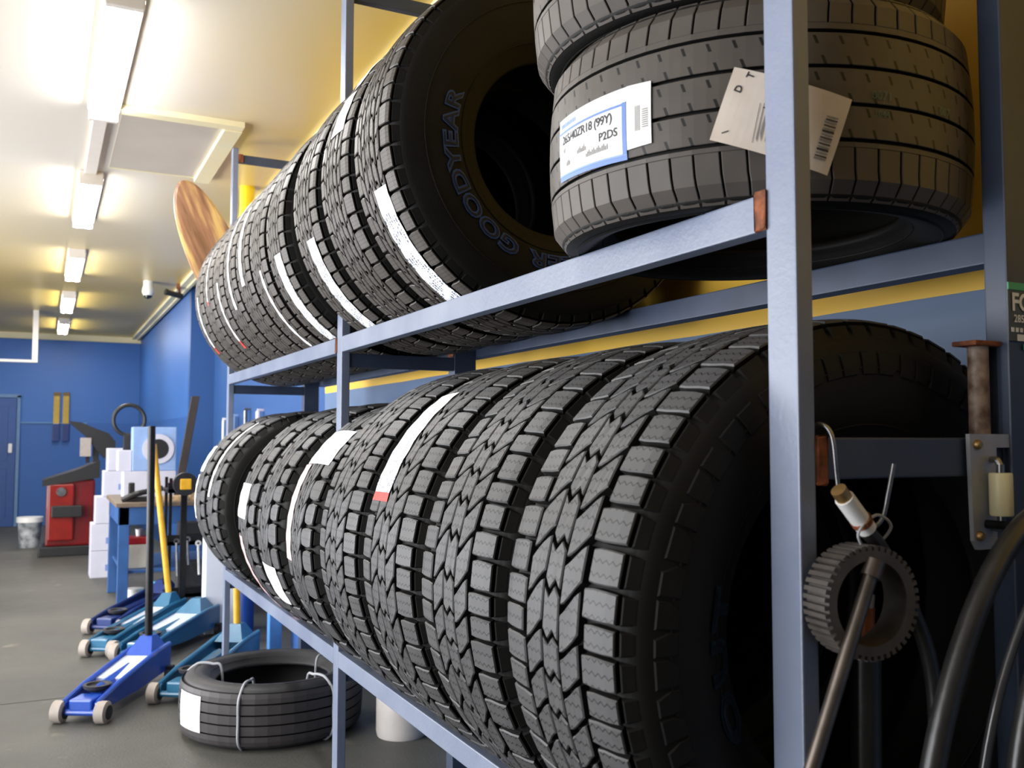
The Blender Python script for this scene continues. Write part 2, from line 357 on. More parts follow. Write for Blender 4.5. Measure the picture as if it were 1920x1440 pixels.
# fluorescent battens
lampd = ['nearest twin-tube fluorescent lamp, cut off by the top of the photo', 'second twin-tube fluorescent lamp, just beyond the ceiling hatch',
         'third twin-tube fluorescent lamp along the ceiling row', 'fourth twin-tube fluorescent lamp along the ceiling row', 'fifth and farthest twin-tube fluorescent lamp near the far wall']
for k in range(5):
    y1 = 4.40+2.36*k
    if k == 4: y1 = 13.85
    t = thing('fluorescent_lamp', (.20, y1-.6, CH), lampd[k], 'ceiling lamp', group='twin-tube lamps along the ceiling')
    q = BM(); box(q, -.065, .065, -.60, .60, -.035, 0, .004); box(q, -.06, .06, -.62, -.59, -.075, 0, .004); box(q, -.06, .06, .59, .62, -.075, 0, .004); obj('housing', q, M['fixture'], t)
    for sx in (-.033, .033):
        q = BM(); cyl(q, (sx, -.585, -.062), (sx, .585, -.062), .015, 12); obj('lamp_tube', q, M['tube'], t, smooth=True)

# ceiling camera dome and bullet camera
t = thing('dome_camera', (.845, 9.27, CH), 'small white dome security camera hanging from the yellow ceiling', 'security camera')
q = BM(); lathe(q, [(0, 0), (.045, 0), (.045, -.05), (.05, -.06), (.055, -.10), (.04, -.135)], 24); obj('housing', q, M['skin_white'], t, smooth=True)
q = BM(); lathe(q, [(.04, -.13), (.032, -.155), (0, -.168)], 24); obj('lens_dome', q, M['glass_dark'], t, smooth=True)
t = thing('bullet_camera', (1.12, 9.30, CH), 'small dark bullet security camera under the cream ceiling trim', 'security camera')
q = BM(); box(q, -.02, .02, -.02, .02, -.05, 0, .004); tube(q, smooth_path([(0, 0, -.04), (.01, 0, -.09), (0, -.03, -.11)], 5), .012, 8); obj('mount_arm', q, M['rust'], t)
q = BM(); cyl(q, (.03, -.01, -.12), (-.11, -.05, -.095), .026, 14); cyl(q, (-.11, -.05, -.095), (-.125, -.055, -.092), .03, 14); obj('camera_body', q, M['black'], t, smooth=True)

# white pipe frame under the far ceiling
t = BM(); box(t, -.135, -.075, 11.97, 12.03, .86+H, CH, .004); box(t, -1.6, -.135, 11.98, 12.02, .86+H, .89+H, .003); box(t, -1.6, -1.55, 11.97, 12.03, .86+H, CH, .004)
tag(obj('hanging_frame', t, M['fixture']), 'pale square-tube frame hanging from the ceiling before the blue wall', 'hanging frame')
t = BM(); cyl(t, (1.03, 5.5, .98+H), (1.03, 5.5, CH), .042, 24); cyl(t, (1.03, 5.5, .96+H), (1.03, 5.5, .985+H), .05, 24)
tag(obj('ceiling_pipe', t, mat('bright_yellow', srgb(250, 222, 40), .35, noise=.05), smooth=True), 'bright yellow pipe dropping from the ceiling behind the upper tyres', 'pipe')

# ------------------------------------------------------------------ rack
ZU, ZUT, ZL, ZLT = .3078, .2605, -.6306, -.678
posts_f = [(.8355, .8863), (2.737, 2.789), (4.655, 4.706)]
rk = thing('tyre_rack', (1.02, 2.77, 0), 'long blue steel two-shelf rack holding the tyres', 'rack')
def rp(bm): return obj
ox, oy = 1.02, 2.77
def rbox(name, x0, x1, y0, y1, z0, z1, m, label=None, bev=.0025):
    q = BM(); box(q, x0-ox, x1-ox, y0-oy, y1-oy, z0+H, z1+H, bev); return obj(name, q, m, rk, label=label)
for i, (a, bb) in enumerate(posts_f):
    rbox('front_post', .8, .826, a, bb, -H, [1.4645-.004, 1.4645-.004, 1.43][i], M['steel'])
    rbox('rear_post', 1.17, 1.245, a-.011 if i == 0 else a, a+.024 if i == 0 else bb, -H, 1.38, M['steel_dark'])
for n, (z0, z1) in (('upper_shelf', (ZUT, ZU)), ('lower_shelf', (ZLT, ZL))):
    for (a, bb) in (((.8863), 2.737), (2.789, 4.655)):
        rbox('front_rail', .8, .83, a, bb, z0, z1, M['steel'])
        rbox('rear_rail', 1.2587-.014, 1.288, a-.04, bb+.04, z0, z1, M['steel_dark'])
    for (a, bb) in posts_f[1:]:
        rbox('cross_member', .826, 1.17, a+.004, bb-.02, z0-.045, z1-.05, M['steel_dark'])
        rbox('cross_member', 1.22, 1.2587-.014, a, bb-.02, z0, z1, M['steel_dark']) if 0 else None
for (a, bb) in posts_f[1:]: rbox('cross_member', .826, 1.17, a+.004, bb-.02, 1.36, 1.40, M['steel_dark'])
rbox('cross_member', .826, 1.17, .838, .872, -.049, .002, M['steel_dark'], label='dark cross member with a rusty weld, right of the nearest post')
def weld(x0, x1, y0, y1, z0, z1):
    q = BM(); box(q, x0-ox, x1-ox, y0-oy, y1-oy, z0+H, z1+H, .003)
    for v in q.verts: v.co += Vector((R_.uniform(-.0012, .0012), R_.uniform(-.0012, .0012), R_.uniform(-.0012, .0012)))
    obj('weld', q, M['rust'], rk, label='rusty weld')
weld(.797, .80, .884, .905, ZUT, ZU+.004); weld(.826, .846, .834, .838, -.055, .004)
weld(.797, .80, 2.787, 2.80, ZUT, ZU); weld(.826, .85, 4.653, 4.657, 1.36, 1.40); weld(1.165, 1.17, 2.74, 2.78, ZUT, ZU)
weld(.797, .80, .884, .9, ZLT, ZL)

# ------------------------------------------------------------------ tyres
class Prof:
    """outer envelope of a tyre: position and normal by lateral distance t from the centre line"""
    def __init__(s, R, wt, ws, rim, drop=.008, sq=.5):
        h = wt/2; pts = []
        for i in range(9):
            y = h*.93*i/8; pts.append((y, R-drop*(y/h)**2))
        H_ = R-rim
        pts += [(h*1.0, R-drop-.008), (h+(ws/2-h)*.45, R-H_*.17), (h+(ws/2-h)*.9, R-H_*.33), (ws/2, R-H_*.50), (ws/2-.003, R-H_*.66), (h+.002, R-H_*.82), (h-.012, R-H_*.93), (h-.018, rim)]
        P = smooth_path([(a, bb, 0) for a, bb in pts], 6)
        s.P = P; L = [0]
        for i in range(1, len(P)): L.append(L[-1]+(P[i]-P[i-1]).length)
        s.L = L; s.T = L[-1]; s.R = R; s.wt = wt; s.rim = rim; s.ws = ws
        # t value at the tread edge
        s.te = next(L[i] for i in range(len(P)) if P[i].x >= h*.995)
    def at(s, t, off=0):
        sg = 1 if t >= 0 else -1; t = min(abs(t), s.T)
        import bisect
        i = max(1, min(len(s.L)-1, bisect.bisect_left(s.L, t)))
        f = (t-s.L[i-1])/max(1e-9, s.L[i]-s.L[i-1]); p = s.P[i-1].lerp(s.P[i], f); d = (s.P[i]-s.P[i-1]).normalized()
        nx, ny = -d.y, d.x                      # outward normal (y increases sideways, r shrinks)
        nx, ny = (d.y*-1, d.x)
        return (sg*(p.x+nx*off), p.y+ny*off)
def pt3(y, r, a, zc): return (-r*math.cos(a), y, zc - r*math.sin(a))
def pitches(N, seed, var=.14):
    rr = random.Random(seed); L = [1+rr.choice((-var, 0, var)) for _ in range(N)]; S = sum(L); out = [0]
    for l in L: out.append(out[-1]+l/S*2*PI)
    return out
NOUV = [False]
def block(bm, uvl, P, ang, k, ts, sL, sR, top=0, base=.013, bev=.0018, zc=0, mi=0):
    """one tread block: ts lateral samples, sL/sR start and end as fractions of pitch k (may leave 0..1)"""
    N = len(ang)-1
    def A(x):
        i = k+math.floor(x); fr = x-math.floor(x); turn, i2 = divmod(i, N)
        return ang[i2]+(ang[i2+1]-ang[i2])*fr+turn*2*PI
    rows_o, rows_i, rows_b = [], [], []
    n = len(ts); R = P.R
    for j, t in enumerate(ts):
        aL, aR = A(sL[j]), A(sR[j]); da = bev/R; db = .0012/R
        ti = t+(bev if j == 0 else 0)-(bev if j == n-1 else 0)
        tb = t-(.001 if j == 0 else 0)+(.001 if j == n-1 else 0)
        yo, ro = P.at(t, top-bev); yi, ri = P.at(ti, top); yb, rb = P.at(tb, top-base)
        rows_o.append([bm.verts.new(pt3(yo, ro, aL, zc)), bm.verts.new(pt3(yo, ro, aR, zc))])
        vi = [bm.verts.new(pt3(yi, ri, aL+da, zc)), bm.verts.new(pt3(yi, ri, aR-da, zc))]
        rows_i.append((vi, (aL+da)*R, (aR-da)*R, ti))
        rows_b.append([bm.verts.new(pt3(yb, rb, aL-db, zc)), bm.verts.new(pt3(yb, rb, aR+db, zc))])
    def q(a, b_, c_, d_, uvs=None, m2=None):
        f = bm.faces.new((a, b_, c_, d_)); f.material_index = mi if m2 is None else m2
        if m2 is not None and mi == 1: f.material_index = 1
        if uvs and not NOUV[0]:
            for lp, uv in zip(f.loops, uvs): lp[uvl].uv = uv
        else:
            for lp in f.loops: lp[uvl].uv = (2*PI*.331/64*.5, .02)
    for j in range(n-1):
        (a0, u0, u1, t0), (a1, w0, w1, t1) = rows_i[j], rows_i[j+1]
        q(a0[0], a0[1], a1[1], a1[0], ((u0, t0), (u1, t0), (w1, t1), (w0, t1)))
        for e in (0, 1):
            q(rows_o[j][e], rows_o[j+1][e], rows_i[j+1][0][e], rows_i[j][0][e])
            q(rows_b[j][e], rows_b[j+1][e], rows_o[j+1][e], rows_o[j][e], m2=2)
    for j in (0, n-1):
        q(rows_o[j][0], rows_o[j][1], rows_i[j][0][1], rows_i[j][0][0])
        q(rows_b[j][0], rows_b[j][1], rows_o[j][1], rows_o[j][0], m2=2)
def carcass(P, gd, tread_in, zc, seg=120, grooves=None):
    bm = BM(); prof = []
    ts = []
    n = 34
    for i in range(n+1): ts.append(P.T*i/n)
    if grooves: ts = sorted(set(ts+[g for gg in grooves for g in gg]))
    def dep(t):
        if t < tread_in: return gd
        if t < tread_in+.03: return gd*(1-(t-tread_in)/.03)
        return 0
    out = []
    for t in ts:
        y, r = P.at(t, -dep(t)); out.append((r, y))
    left = [(r, -y) for r, y in out[1:]][::-1]
    inner = [(P.rim-.004, P.wt/2-.024), (P.rim+.006, P.wt/2-.036), (P.rim+(P.R-P.rim)*.4, P.ws/2-.016), (P.R-.06, P.ws/2-.022), (P.R-gd-.022, P.wt/2-.03), (P.R-gd-.016, 0)]
    inn = inner+[(r, -y) for r, y in inner[:-1][::-1]]
    prof = left+out+inn
    lathe(bm, prof, seg, 'Y', (0, 0, zc), closed=True)
    for f in bm.faces:
        cen = f.calc_center_median(); rr = math.hypot(cen.x, cen.z)
        if abs(cen.y) < P.wt/2*.96 and rr > P.R-.034 and rr > P.R-gd-.012: f.material_index = 1
    return bm
def build_tread(kind, P, zc, seed):
    bm = BM(); uvl = bm.loops.layers.uv.new('UVMap'); h = P.wt/2
    rr = random.Random(seed)
    if kind == 'A':        # five-row all-terrain: lugs, slanted blocks, zigzag centre
        N = 60; ang = pitches(N, seed, .16)
        N2 = 47; ang2 = pitches(N2, seed+1, .14)
        for k in range(N):
            for sg in (-1, 1):
                j = rr.uniform(-.02, .02); alt = k % 2
                # shoulder lug, straight over the edge and down the buttress
                tl = [.56*h, .66*h, .84*h, .97*h]; sL = [.10, .05, .06, .08]; sR = [.90, .93, .92, .90]
                if alt: tl[0] = .52*h
                o = .18 if sg > 0 else 0
                block(bm, uvl, P, ang, k, [sg*t for t in (tl if sg > 0 else tl)][::sg], [x+o+j for x in sL][::sg], [x+o+j for x in sR][::sg], zc=zc, bev=.002)
                # buttress block below the lug
                te = P.te; t2 = [te*.985, te+.016, te+.034 if alt else te+.026]
                block(bm, uvl, P, ang, k, [sg*t for t in t2][::sg], ([.1+o]*3)[::sg], ([.9+o]*3)[::sg], top=-.002, base=.007, zc=zc, bev=.002, mi=1)
                t3 = [te+.040, te+.058, te+.072]
                block(bm, uvl, P, ang, k, [sg*t for t in t3][::sg], ([.06+o, .06+o, .3+o] if alt else [.3+o, .06+o, .06+o])[::sg], ([.94+o]*3)[::sg], top=.0028, base=.004, zc=zc, bev=.0012, mi=1)
        for k in range(N2):
            for sg in (-1, 1):
                # slanted mid row
                tm = [.165*h, .22*h, .30*h, .39*h, .465*h]
                a = [.58, .50, .34, .14, .04]; w = [.80, .84, .86, .86, .80]
                if sg < 0: L = [x for x in a]; Rr = [x+y for x, y in zip(a, w)]
                else: Rr = [1-x+.35 for x in a]; L = [1-x-y+.35 for x, y in zip(a, w)]
                block(bm, uvl, P, ang2, k, [sg*t for t in tm][::sg], L[::sg], Rr[::sg], zc=zc)
            tc = [-.135*h, -.045*h, .045*h, .135*h]
            block(bm, uvl, P, ang2, k, tc, [.26, .06, .30, .10], [1.10, .92, 1.14, .94], zc=zc)
    elif kind == 'B':      # narrow seven-row all-terrain
        N = 58; ang = pitches(N, seed, .14)
        for k in range(N):
            for sg in (-1, 1):
                o = .3 if sg > 0 else 0; al = .04*(k % 2)
                block(bm, uvl, P, ang, k, [sg*x*h for x in (.64-al, .74, .87, .985)][::sg], [x+o for x in (.10, .04, .05, .06)][::sg], [x+o for x in (.90, .92, .93, .92)][::sg], zc=zc)
                te = P.te
                block(bm, uvl, P, ang, k, [sg*(te*.99), sg*(te+.014), sg*(te+.020+.010*(k % 2))][::sg], ([.08+o]*3)[::sg], ([.9+o]*3)[::sg], top=-.002, base=.006, bev=.0015, zc=zc, mi=1)
                block(bm, uvl, P, ang, k, [sg*x*h for x in (.40, .45, .51, .57)][::sg], [x+o for x in (.62, .30, .34, .0)][::sg], [x+o for x in (1.40, 1.22, 1.16, .84)][::sg], zc=zc)
                block(bm, uvl, P, ang, k, [sg*x*h for x in (.155, .20, .27, .34)][::sg], [x+o*.5 for x in (.0, .34, .22, .62)][::sg], [x+o*.5 for x in (.80, 1.12, 1.10, 1.44)][::sg], zc=zc)
            block(bm, uvl, P, ang, k, [-.105*h, -.035*h, .035*h, .105*h], [.45, .05, .50, .10], [1.30, .90, 1.36, .94], zc=zc)
    elif kind == 'C':      # mud tyre: rounded chunky shoulder lugs, interlocking centre
        N = 38; ang = pitches(N, seed, .12)
        for k in range(N):
            for sg in (-1, 1):
                o = .5 if sg > 0 else 0; alt = k % 2; ins = .42 if alt else .50
                tl = [ins*h, (ins+.07)*h, .74*h, .86*h, .97*h]
                block(bm, uvl, P, ang, k, [sg*t for t in tl][::sg], [x+o for x in (.32, .12, .05, .07, .10)][::sg], [x+o for x in (.66, .88, .95, .93, .88)][::sg], zc=zc, base=.013, bev=.003)
                te = P.te
                block(bm, uvl, P, ang, k, [sg*(te*.985), sg*(te+.018), sg*(te+.036)][::sg], [x+o for x in (.16, .2, .34)][::sg], [x+o for x in (.80, .78, .64)][::sg], top=-.001, base=.009, bev=.0025, zc=zc, mi=1)
                block(bm, uvl, P, ang, k, [sg*x*h for x in (.17, .23, .31, .38)][::sg], [x+o for x in (.58, .34, .18, .10)][::sg], [x+o for x in (1.40, 1.26, 1.08, .84)][::sg], zc=zc, base=.013)
                block(bm, uvl, P, ang, k, [sg*x*h for x in (.02, .07, .135)][::sg], [x+o*.6 for x in (.14, .02, .24)][::sg], [x+o*.6 for x in (.96, .94, 1.14)][::sg], zc=zc, base=.013)
    elif kind == 'D':      # street tyre: ribs between four grooves, cut shoulders
        NOUV[0] = True
        N = 60; ang = pitches(N, seed, .05)
        ribs = [(-.49, -.175), (-.135, .205), (.245, .575)]
        for k in range(N):
            for sg in (-1, 1):
                block(bm, uvl, P, ang, k, [sg*x for x in ((.58*h if sg < 0 else .68*h), .80*h, .9*h, P.te, P.te+.018)][::sg], [x for x in (.14, .10, .05, .02, .01)][::sg], [x for x in (1.06, 1.02, .97, .94, .93)][::sg], base=.006, bev=.0010, zc=zc)
                block(bm, uvl, P, ang, k, [sg*(.53*h if sg < 0 else .615*h), sg*(.58*h if sg < 0 else .68*h)][::sg], [.12, .12], [1.12, 1.12], base=.006, bev=.0002, zc=zc)
        for r0, r1 in ribs:
            n = 120; prof = [(r0*h, -.006), (r0*h, -.0006), (r0*h+.0008, 0), ((r0+r1)/2*h, 0), (r1*h-.0008, 0), (r1*h, -.0006), (r1*h, -.006)]
            rows = [[bm.verts.new(pt3(*P.at(t, o), 2*PI*i/n, zc)) for t, o in prof] for i in range(n)]
            for i in range(n):
                for j in range(6):
                    f = bm.faces.new((rows[i][j], rows[(i+1) % n][j], rows[(i+1) % n][j+1], rows[i][j+1]))
                    f.material_index = 2 if j in (0, 5) else 0
                    for lp, (ii, jj) in zip(f.loops, ((i, j), (i+1, j), (i+1, j+1), (i, j+1))): lp[uvl].uv = (2*PI*ii/n*P.R, prof[jj][0]-r0*h)
    elif kind == 'E':      # ribbed truck tyre
        NOUV[0] = False
        N = 48; ang = pitches(N, seed, 0)
        for r0, r1 in ((-1.0, -.62), (-.56, -.22), (-.16, .16), (.22, .56), (.62, 1.0)):
            for k in range(N):
                block(bm, uvl, P, ang, k, [r0*h, (r0+r1)/2*h, r1*h], [0, 0, 0], [1, 1, 1], base=.010, bev=.0003, zc=zc)
    return bm
TM = {}
def tyre_meshes(key, kind, R, wt, ws, rim, tmat, smat, gd=.012, drop=.008, seg=120, seed=1):
    P = Prof(R, wt, ws, rim, drop)
    tb = build_tread(kind, P, 0, seed); me = bpy.data.meshes.new('tread'); tb.to_mesh(me); tb.free(); me.materials.append(tmat); me.materials.append(smat); me.materials.append(M['groove_shade'])
    cb = carcass(P, gd, P.wt/2*.97, 0, seg); bmesh.ops.recalc_face_normals(cb, faces=cb.faces[:])
    # mould rings on both sidewalls
    for tt in (P.te+(P.T-P.te)*.34, P.te+(P.T-P.te)*.78):
        for sg in (-1, 1):
            y, r = P.at(sg*tt, .0006); y2, r_2 = P.at(sg*(tt+.003), .0006); y3, r3 = P.at(sg*(tt+.0015), .0022)
            lathe(cb, [(r, y), (r3, y3), (r_2, y2)], 96, 'Y')
    mc = bpy.data.meshes.new('carcass'); cb.to_mesh(mc); cb.free(); mc.materials.append(smat); mc.materials.append(M['groove_shade'])
    for p in mc.polygons: p.use_smooth = True
    TM[key] = (me, mc, P)
M['butt'] = mat('rubber_buttress', (.013, .0125, .012, 1), .6, spec=.22, noise=.3, nscale=9)
tyre_meshes('A', 'A', .427, .290, .318, .240, M['rub_a'], M['butt'], gd=.014, seed=3)
tyre_meshes('C', 'C', .40, .275, .305, .225, M['rub_m'], M['butt'], gd=.015, seed=5)
tyre_meshes('B', 'B', .42, .246, .270, .205, M['rub_b'], M['side'], gd=.012, seed=8)
tyre_meshes('B2', 'B', .42, .236, .256, .205, M['rub_b'], M['side'], gd=.012, seed=9)
tyre_meshes('D', 'D', .331, .262, .290, .228, M['rub_s'], M['side'], gd=.008, drop=.010, seed=4)
tyre_meshes('E', 'E', .38, .205, .245, .235, M['rub_r'], M['side_floor'], gd=.012, drop=.006, seed=6)

def tyre(key, loc, label, group=None, spin=0, rot=(0, 0, 0), lying=False):
    """thing empty at the lowest point; tread and carcass meshes are centred on the axle"""
    me, mc, P = TM[key]
    t = bpy.data.objects.new('tyre', None); COL.objects.link(t); t.empty_display_size = .05
    tag(t, label, 'tyre', group)
    up = P.ws/2 if lying else P.R
    t.location = loc; t.rotation_euler = rot
    for n, m in (('tread', me), ('carcass', mc)):
        o = bpy.data.objects.new(n, m); COL.objects.link(o); o.parent = t
        o.location = (0, 0, up)
        o.rotation_euler = (PI/2, 0, spin) if lying else (0, spin, 0)
    return t, P
def sticker(t, P, a0, a1, y0, y1, m=None, red=0, skew=0, off=.0015, lead=0, mark=None):
    """paper strip glued round the tread from angle a0 to a1 (0 = facing the aisle, positive = downwards)"""
    bm = BM(); uvl = bm.loops.layers.uv.new('UVMap'); n = max(4, int(abs(a1-a0)*24)); mats = [m or M['paper'], M['red'], M['paper_plain'], M['ink']]
    rows = []
    for i in range(n+1):
        f = i/n; a = a0+(a1-a0)*f; row = []
        for j in range(4):
            y = y0+(y1-y0)*j/3+skew*f; yy, r = P.at(y, off+.0008*math.sin(i*1.9+j)); row.append((bm.verts.new(pt3(yy, r, a, P.R)), a*P.R, y))
        rows.append(row)
    for i in range(n):
        for j in range(3):
            q = (rows[i][j], rows[i+1][j], rows[i+1][j+1], rows[i][j+1]); f = bm.faces.new([v[0] for v in q])
            for lp, v in zip(f.loops, q): lp[uvl].uv = (v[1], v[2])
            fr = (i+.5)/n
            if red and fr > 1-red: f.material_index = 1
            elif lead and fr < lead: f.material_index = 2
    return obj('paper_label', bm, mats, t, auto=1)

# upper shelf: ten all-terrain tyres standing, two street tyres lying flat
XA = 1.044
g_up = 'all-terrain tyres standing on the upper shelf'
up_lab = ['nearest upright tyre on the upper shelf, blue outlined lettering on its dark sidewall',
          'upper-shelf tyre directly behind the blue-lettered one, blank white patches near its top',
          'third upright tyre of the upper shelf, printed white strip ending at the blue rail',
          'fourth upright upper tyre, printed white strip with a cut lower end',
          'fifth upright upper tyre, with one narrow white strip sloping to the rail',
          'sixth upright upper tyre, with a short broad white strip at mid height',
          'seventh upright upper tyre, with a very long curved white strip',
          'eighth upright upper tyre, with a thin white strip ending in red low down',
          'ninth upright upper tyre, with a faint thin strip facing the aisle',
          'last upright tyre at the far end of the upper shelf']
upY = [1.965, 2.255, 2.555, 2.927, 3.200, 3.462, 3.724, 3.986, 4.248, 4.510]
UP = []
for i, y in enumerate(upY):
    key = 'B' if i < 3 else 'B2'; P = TM[key][2]
    z = ZU+math.sqrt(P.R**2-.2145**2)-P.R
    t, P = tyre(key, (XA, y, z+H+.001), up_lab[i], g_up, spin=R_.uniform(0, 6)); UP.append((t, P))
S = lambda i, *a, **k: sticker(UP[i][0], UP[i][1], *a, **k)
S(0, .30, 1.12, -.075, -.006, lead=.14)
S(1, -.46, -.20, -.072, .02, m=M['paper_plain']); S(1, -1.10, -.50, -.070, -.030, m=M['paper_plain'])
S(2, .30, 1.05, -.072, -.006, lead=.14); S(3, .24, 1.0, -.066, .002, lead=.14)
S(4, .26, 1.0, -.05, -.028, m=M['paper_plain']); S(5, -.42, .28, -.03, .012, m=M['paper_plain'])
S(6, -.85, .42, -.04, -.012, m=M['paper_plain']); S(7, .08, .78, -.045, -.022, m=M['paper_plain'], red=.1)
S(8, -.35, .22, -.03, -.018, m=M['paper_plain'], red=.1); S(9, .05, .72, -.03, -.004, m=M['paper'], red=.1)
# lettering on the nearest upper tyre
t0, P0 = UP[0]
def ring_text(t, P, txt, rc, size, a_mid, mats, spacing=1.0, flip=1):
    """letters standing round the near (-Y) sidewall, tops outward, reading clockwise"""
    for nm, bold, lift, mm in (('raised_lettering', size*.055, .0022, mats[0]), ('lettering_fill', -size*.012, .0034, mats[1])):
        bm = BM()
        import bisect
        def fn(x, y, lift=lift):
            a = a_mid - x*1.42/rc; r = rc+y
            # sidewall y position at this radius
            best = min(range(len(P.P)), key=lambda i: abs(P.P[i].y-r)+(0 if P.P[i].x > P.wt/2-.03 else 9))
            yy = -(P.P[best].x+lift)
            return (-r*math.cos(a), yy, P.R - r*math.sin(a))
        put_text(bm, txt, size, fn, spacing=spacing, bold=bold)
        obj(nm, bm, mm, t, label='blue outlined letters' if bold > 0 else 'dark letter fill', auto=1)
ring_text(t0, P0, 'GOODYEAR', .272, .050, .42, (M['letter_blue'], M['letter_dark']), spacing=1.06)
ring_text(t0, P0, 'WRANGLER', .272, .050, 2.02, (M['letter_blue'], M['letter_dark']), spacing=1.06)

# two street tyres lying flat
tA, PA = tyre('D', (1.03, 1.175, ZU+H+.001), 'wide street tyre lying flat on the upper shelf, with size label and paper tag', 'street tyres lying flat on the upper shelf', lying=True)
tB, PB = tyre('D', (1.012, 1.20, ZU+H+.293), 'street tyre lying flat on top of the tyre with the size label', 'street tyres lying flat on the upper shelf', lying=True, spin=.4)
def vpt(P, ang, zl, off=.0015):
    """point on the lying tyre's tread: ang in degrees, zl = height above the shelf"""
    yy, r = P.at(zl-P.ws/2, off); a = math.radians(ang); return (r*math.cos(a), r*math.sin(a), yy+P.ws/2)
def vpatch(bm, P, q, m=0, n=14, off=.0015, nv=6):
    """q = four (ang, z) corners, bottom-left, bottom-right, top-right, top-left"""
    g = []
    for i in range(n+1):
        u = i/n; col = []
        for j in range(nv+1):
            v = j/nv
            a = (q[0][0]*(1-u)+q[1][0]*u)*(1-v)+(q[3][0]*(1-u)+q[2][0]*u)*v
            z = (q[0][1]*(1-u)+q[1][1]*u)*(1-v)+(q[3][1]*(1-u)+q[2][1]*u)*v
            col.append(bm.verts.new(vpt(P, a, z, off)))
        g.append(col)
    for i in range(n):
        for j in range(nv):
            f = bm.faces.new((g[i][j], g[i+1][j], g[i+1][j+1], g[i][j+1])); f.material_index = m
def vtext(bm, P, s_, size, ang, zl, m=0, off=.0022, bold=0, rot=0, spacing=1):
    cr_, sr_ = math.cos(rot), math.sin(rot)
    fn = lambda x, y: vpt(P, ang+math.degrees((x*cr_-y*sr_)/P.R), zl+(x*sr_+y*cr_), off)
    put_text(bm, s_, size, fn, m, bold=bold, spacing=spacing)
lm = [M['paper_plain'], M['blue_ink'], M['ink'], M['ink_soft'], M['pale_blue']]
q = BM()
vpatch(q, PA, [(169.5, .092), (198.5, .086), (198.5, .182), (169.5, .180)], 0)
def line_patch(bm, P, a0, a1, z0, z1, m, off=.0021): vpatch(bm, P, [(a0, z0), (a1, z0), (a1, z1), (a0, z1)], m, off=off, nv=1)
vpatch(q, PA, [(169.5, .1565), (197.6, .1565), (197.6, .160), (169.5, .160)], 1, off=.0021, nv=1)
vpatch(q, PA, [(197.2, .087), (198.5, .087), (198.5, .161), (197.2, .161)], 1, off=.0022, nv=3, n=2)
vpatch(q, PA, [(169.5, .092), (198.5, .086), (198.5, .0885), (169.5, .095)], 4, off=.0021, nv=1)
vpatch(q, PA, [(169.5, .085), (198.5, .079), (198.5, .0865), (169.5, .0925)], 1, off=.0016, nv=1)
vtext(q, PA, '265/40ZR18 (99Y)', .0185, 183.0, .145, 2, bold=.0003, spacing=.92)
vtext(q, PA, 'P2DS', .017, 192.5, .122, 2, bold=.0003)
for i in range(9): line_patch(q, PA, 171+i*.95, 171.6+i*.95, .165, .172, 4)
for k, (a, z, w) in enumerate(((180, .113, .026), (172.5, .126, .008), (184, .102, .05), (174, .104, .014))):
    for i in range(int(w/.0035)): line_patch(q, PA, a+i*.62, a+i*.62+.36, z, z+.006+.002*((i*7) % 3), 3)
obj('size_label', q, lm, tA, auto=1, label='white size label with blue border reading 265/40ZR18 (99Y)')
q = BM(); vpatch(q, PA, [(198.7, .092), (205.6, .094), (205.6, .18), (198.7, .182)], 0, n=6, off=.0026)
for i in range(9): line_patch(q, PA, 203.2, 204.8, .118+i*.003, .1195+i*.003, 3, off=.0033)
for i in range(4): line_patch(q, PA, 201.2+i*.4, 201.35+i*.4, .115, .15, 3, off=.0033)
obj('barcode_label', q, lm, tA, auto=1, label='small white label with faint barcode')
q = BM(); vpatch(q, PA, [(219.8, .084), (245.5, .030), (251, .128), (225.5, .176)], 0, off=.006, n=16)
lm2 = [M['tag'], M['ink'], M['ink_soft']]
rt = -math.radians(16)
vtext(q, PA, 'D', .013, 226.4, .146, 1, off=.0068, rot=rt+PI/2-.2, bold=.0003); vtext(q, PA, 'T', .013, 229.0, .162, 1, off=.0068, rot=rt+PI/2-.2, bold=.0003)
for i in range(15):
    z = .052+i*.0038; a = 242.4+i*.20
    vpatch(q, PA, [(a, z), (a+2.6, z-.004), (a+2.6, z-.004+(.0018 if i % 3 else .0028)), (a, z+(.0018 if i % 3 else .0028))], 1 if i % 2 else 2, off=.0068, n=2, nv=1)
for i in range(9):
    vpatch(q, PA, [(229+i*.9, .075+.006*(i % 3)), (229.15+i*.9, .075), (231+i*.9, .125), (230.85+i*.9, .125)], 2, off=.0068, n=1, nv=2)
for w in ((231.5, .118, 235), (222.5, .09, 224)): vpatch(q, PA, [(w[0], w[1]), (w[2], w[1]+.002), (w[2], w[1]+.0035), (w[0], w[1]+.0015)], 1, off=.0068, n=3, nv=1)
obj('paper_tag', q, lm2, tA, auto=1, label='loose cream paper tag with D T and a barcode')
q = BM(); vtext(q, PA, '0071', .016, 259, .138, 0, off=.002); vtext(q, PA, '007', .016, 279, .134, 0, off=.002); vtext(q, PA, '1044', .012, 259, .114, 0, off=.001)
obj('chalk_number', q, M['teal_mark'], tA, auto=1, label='faint green stamped numbers')

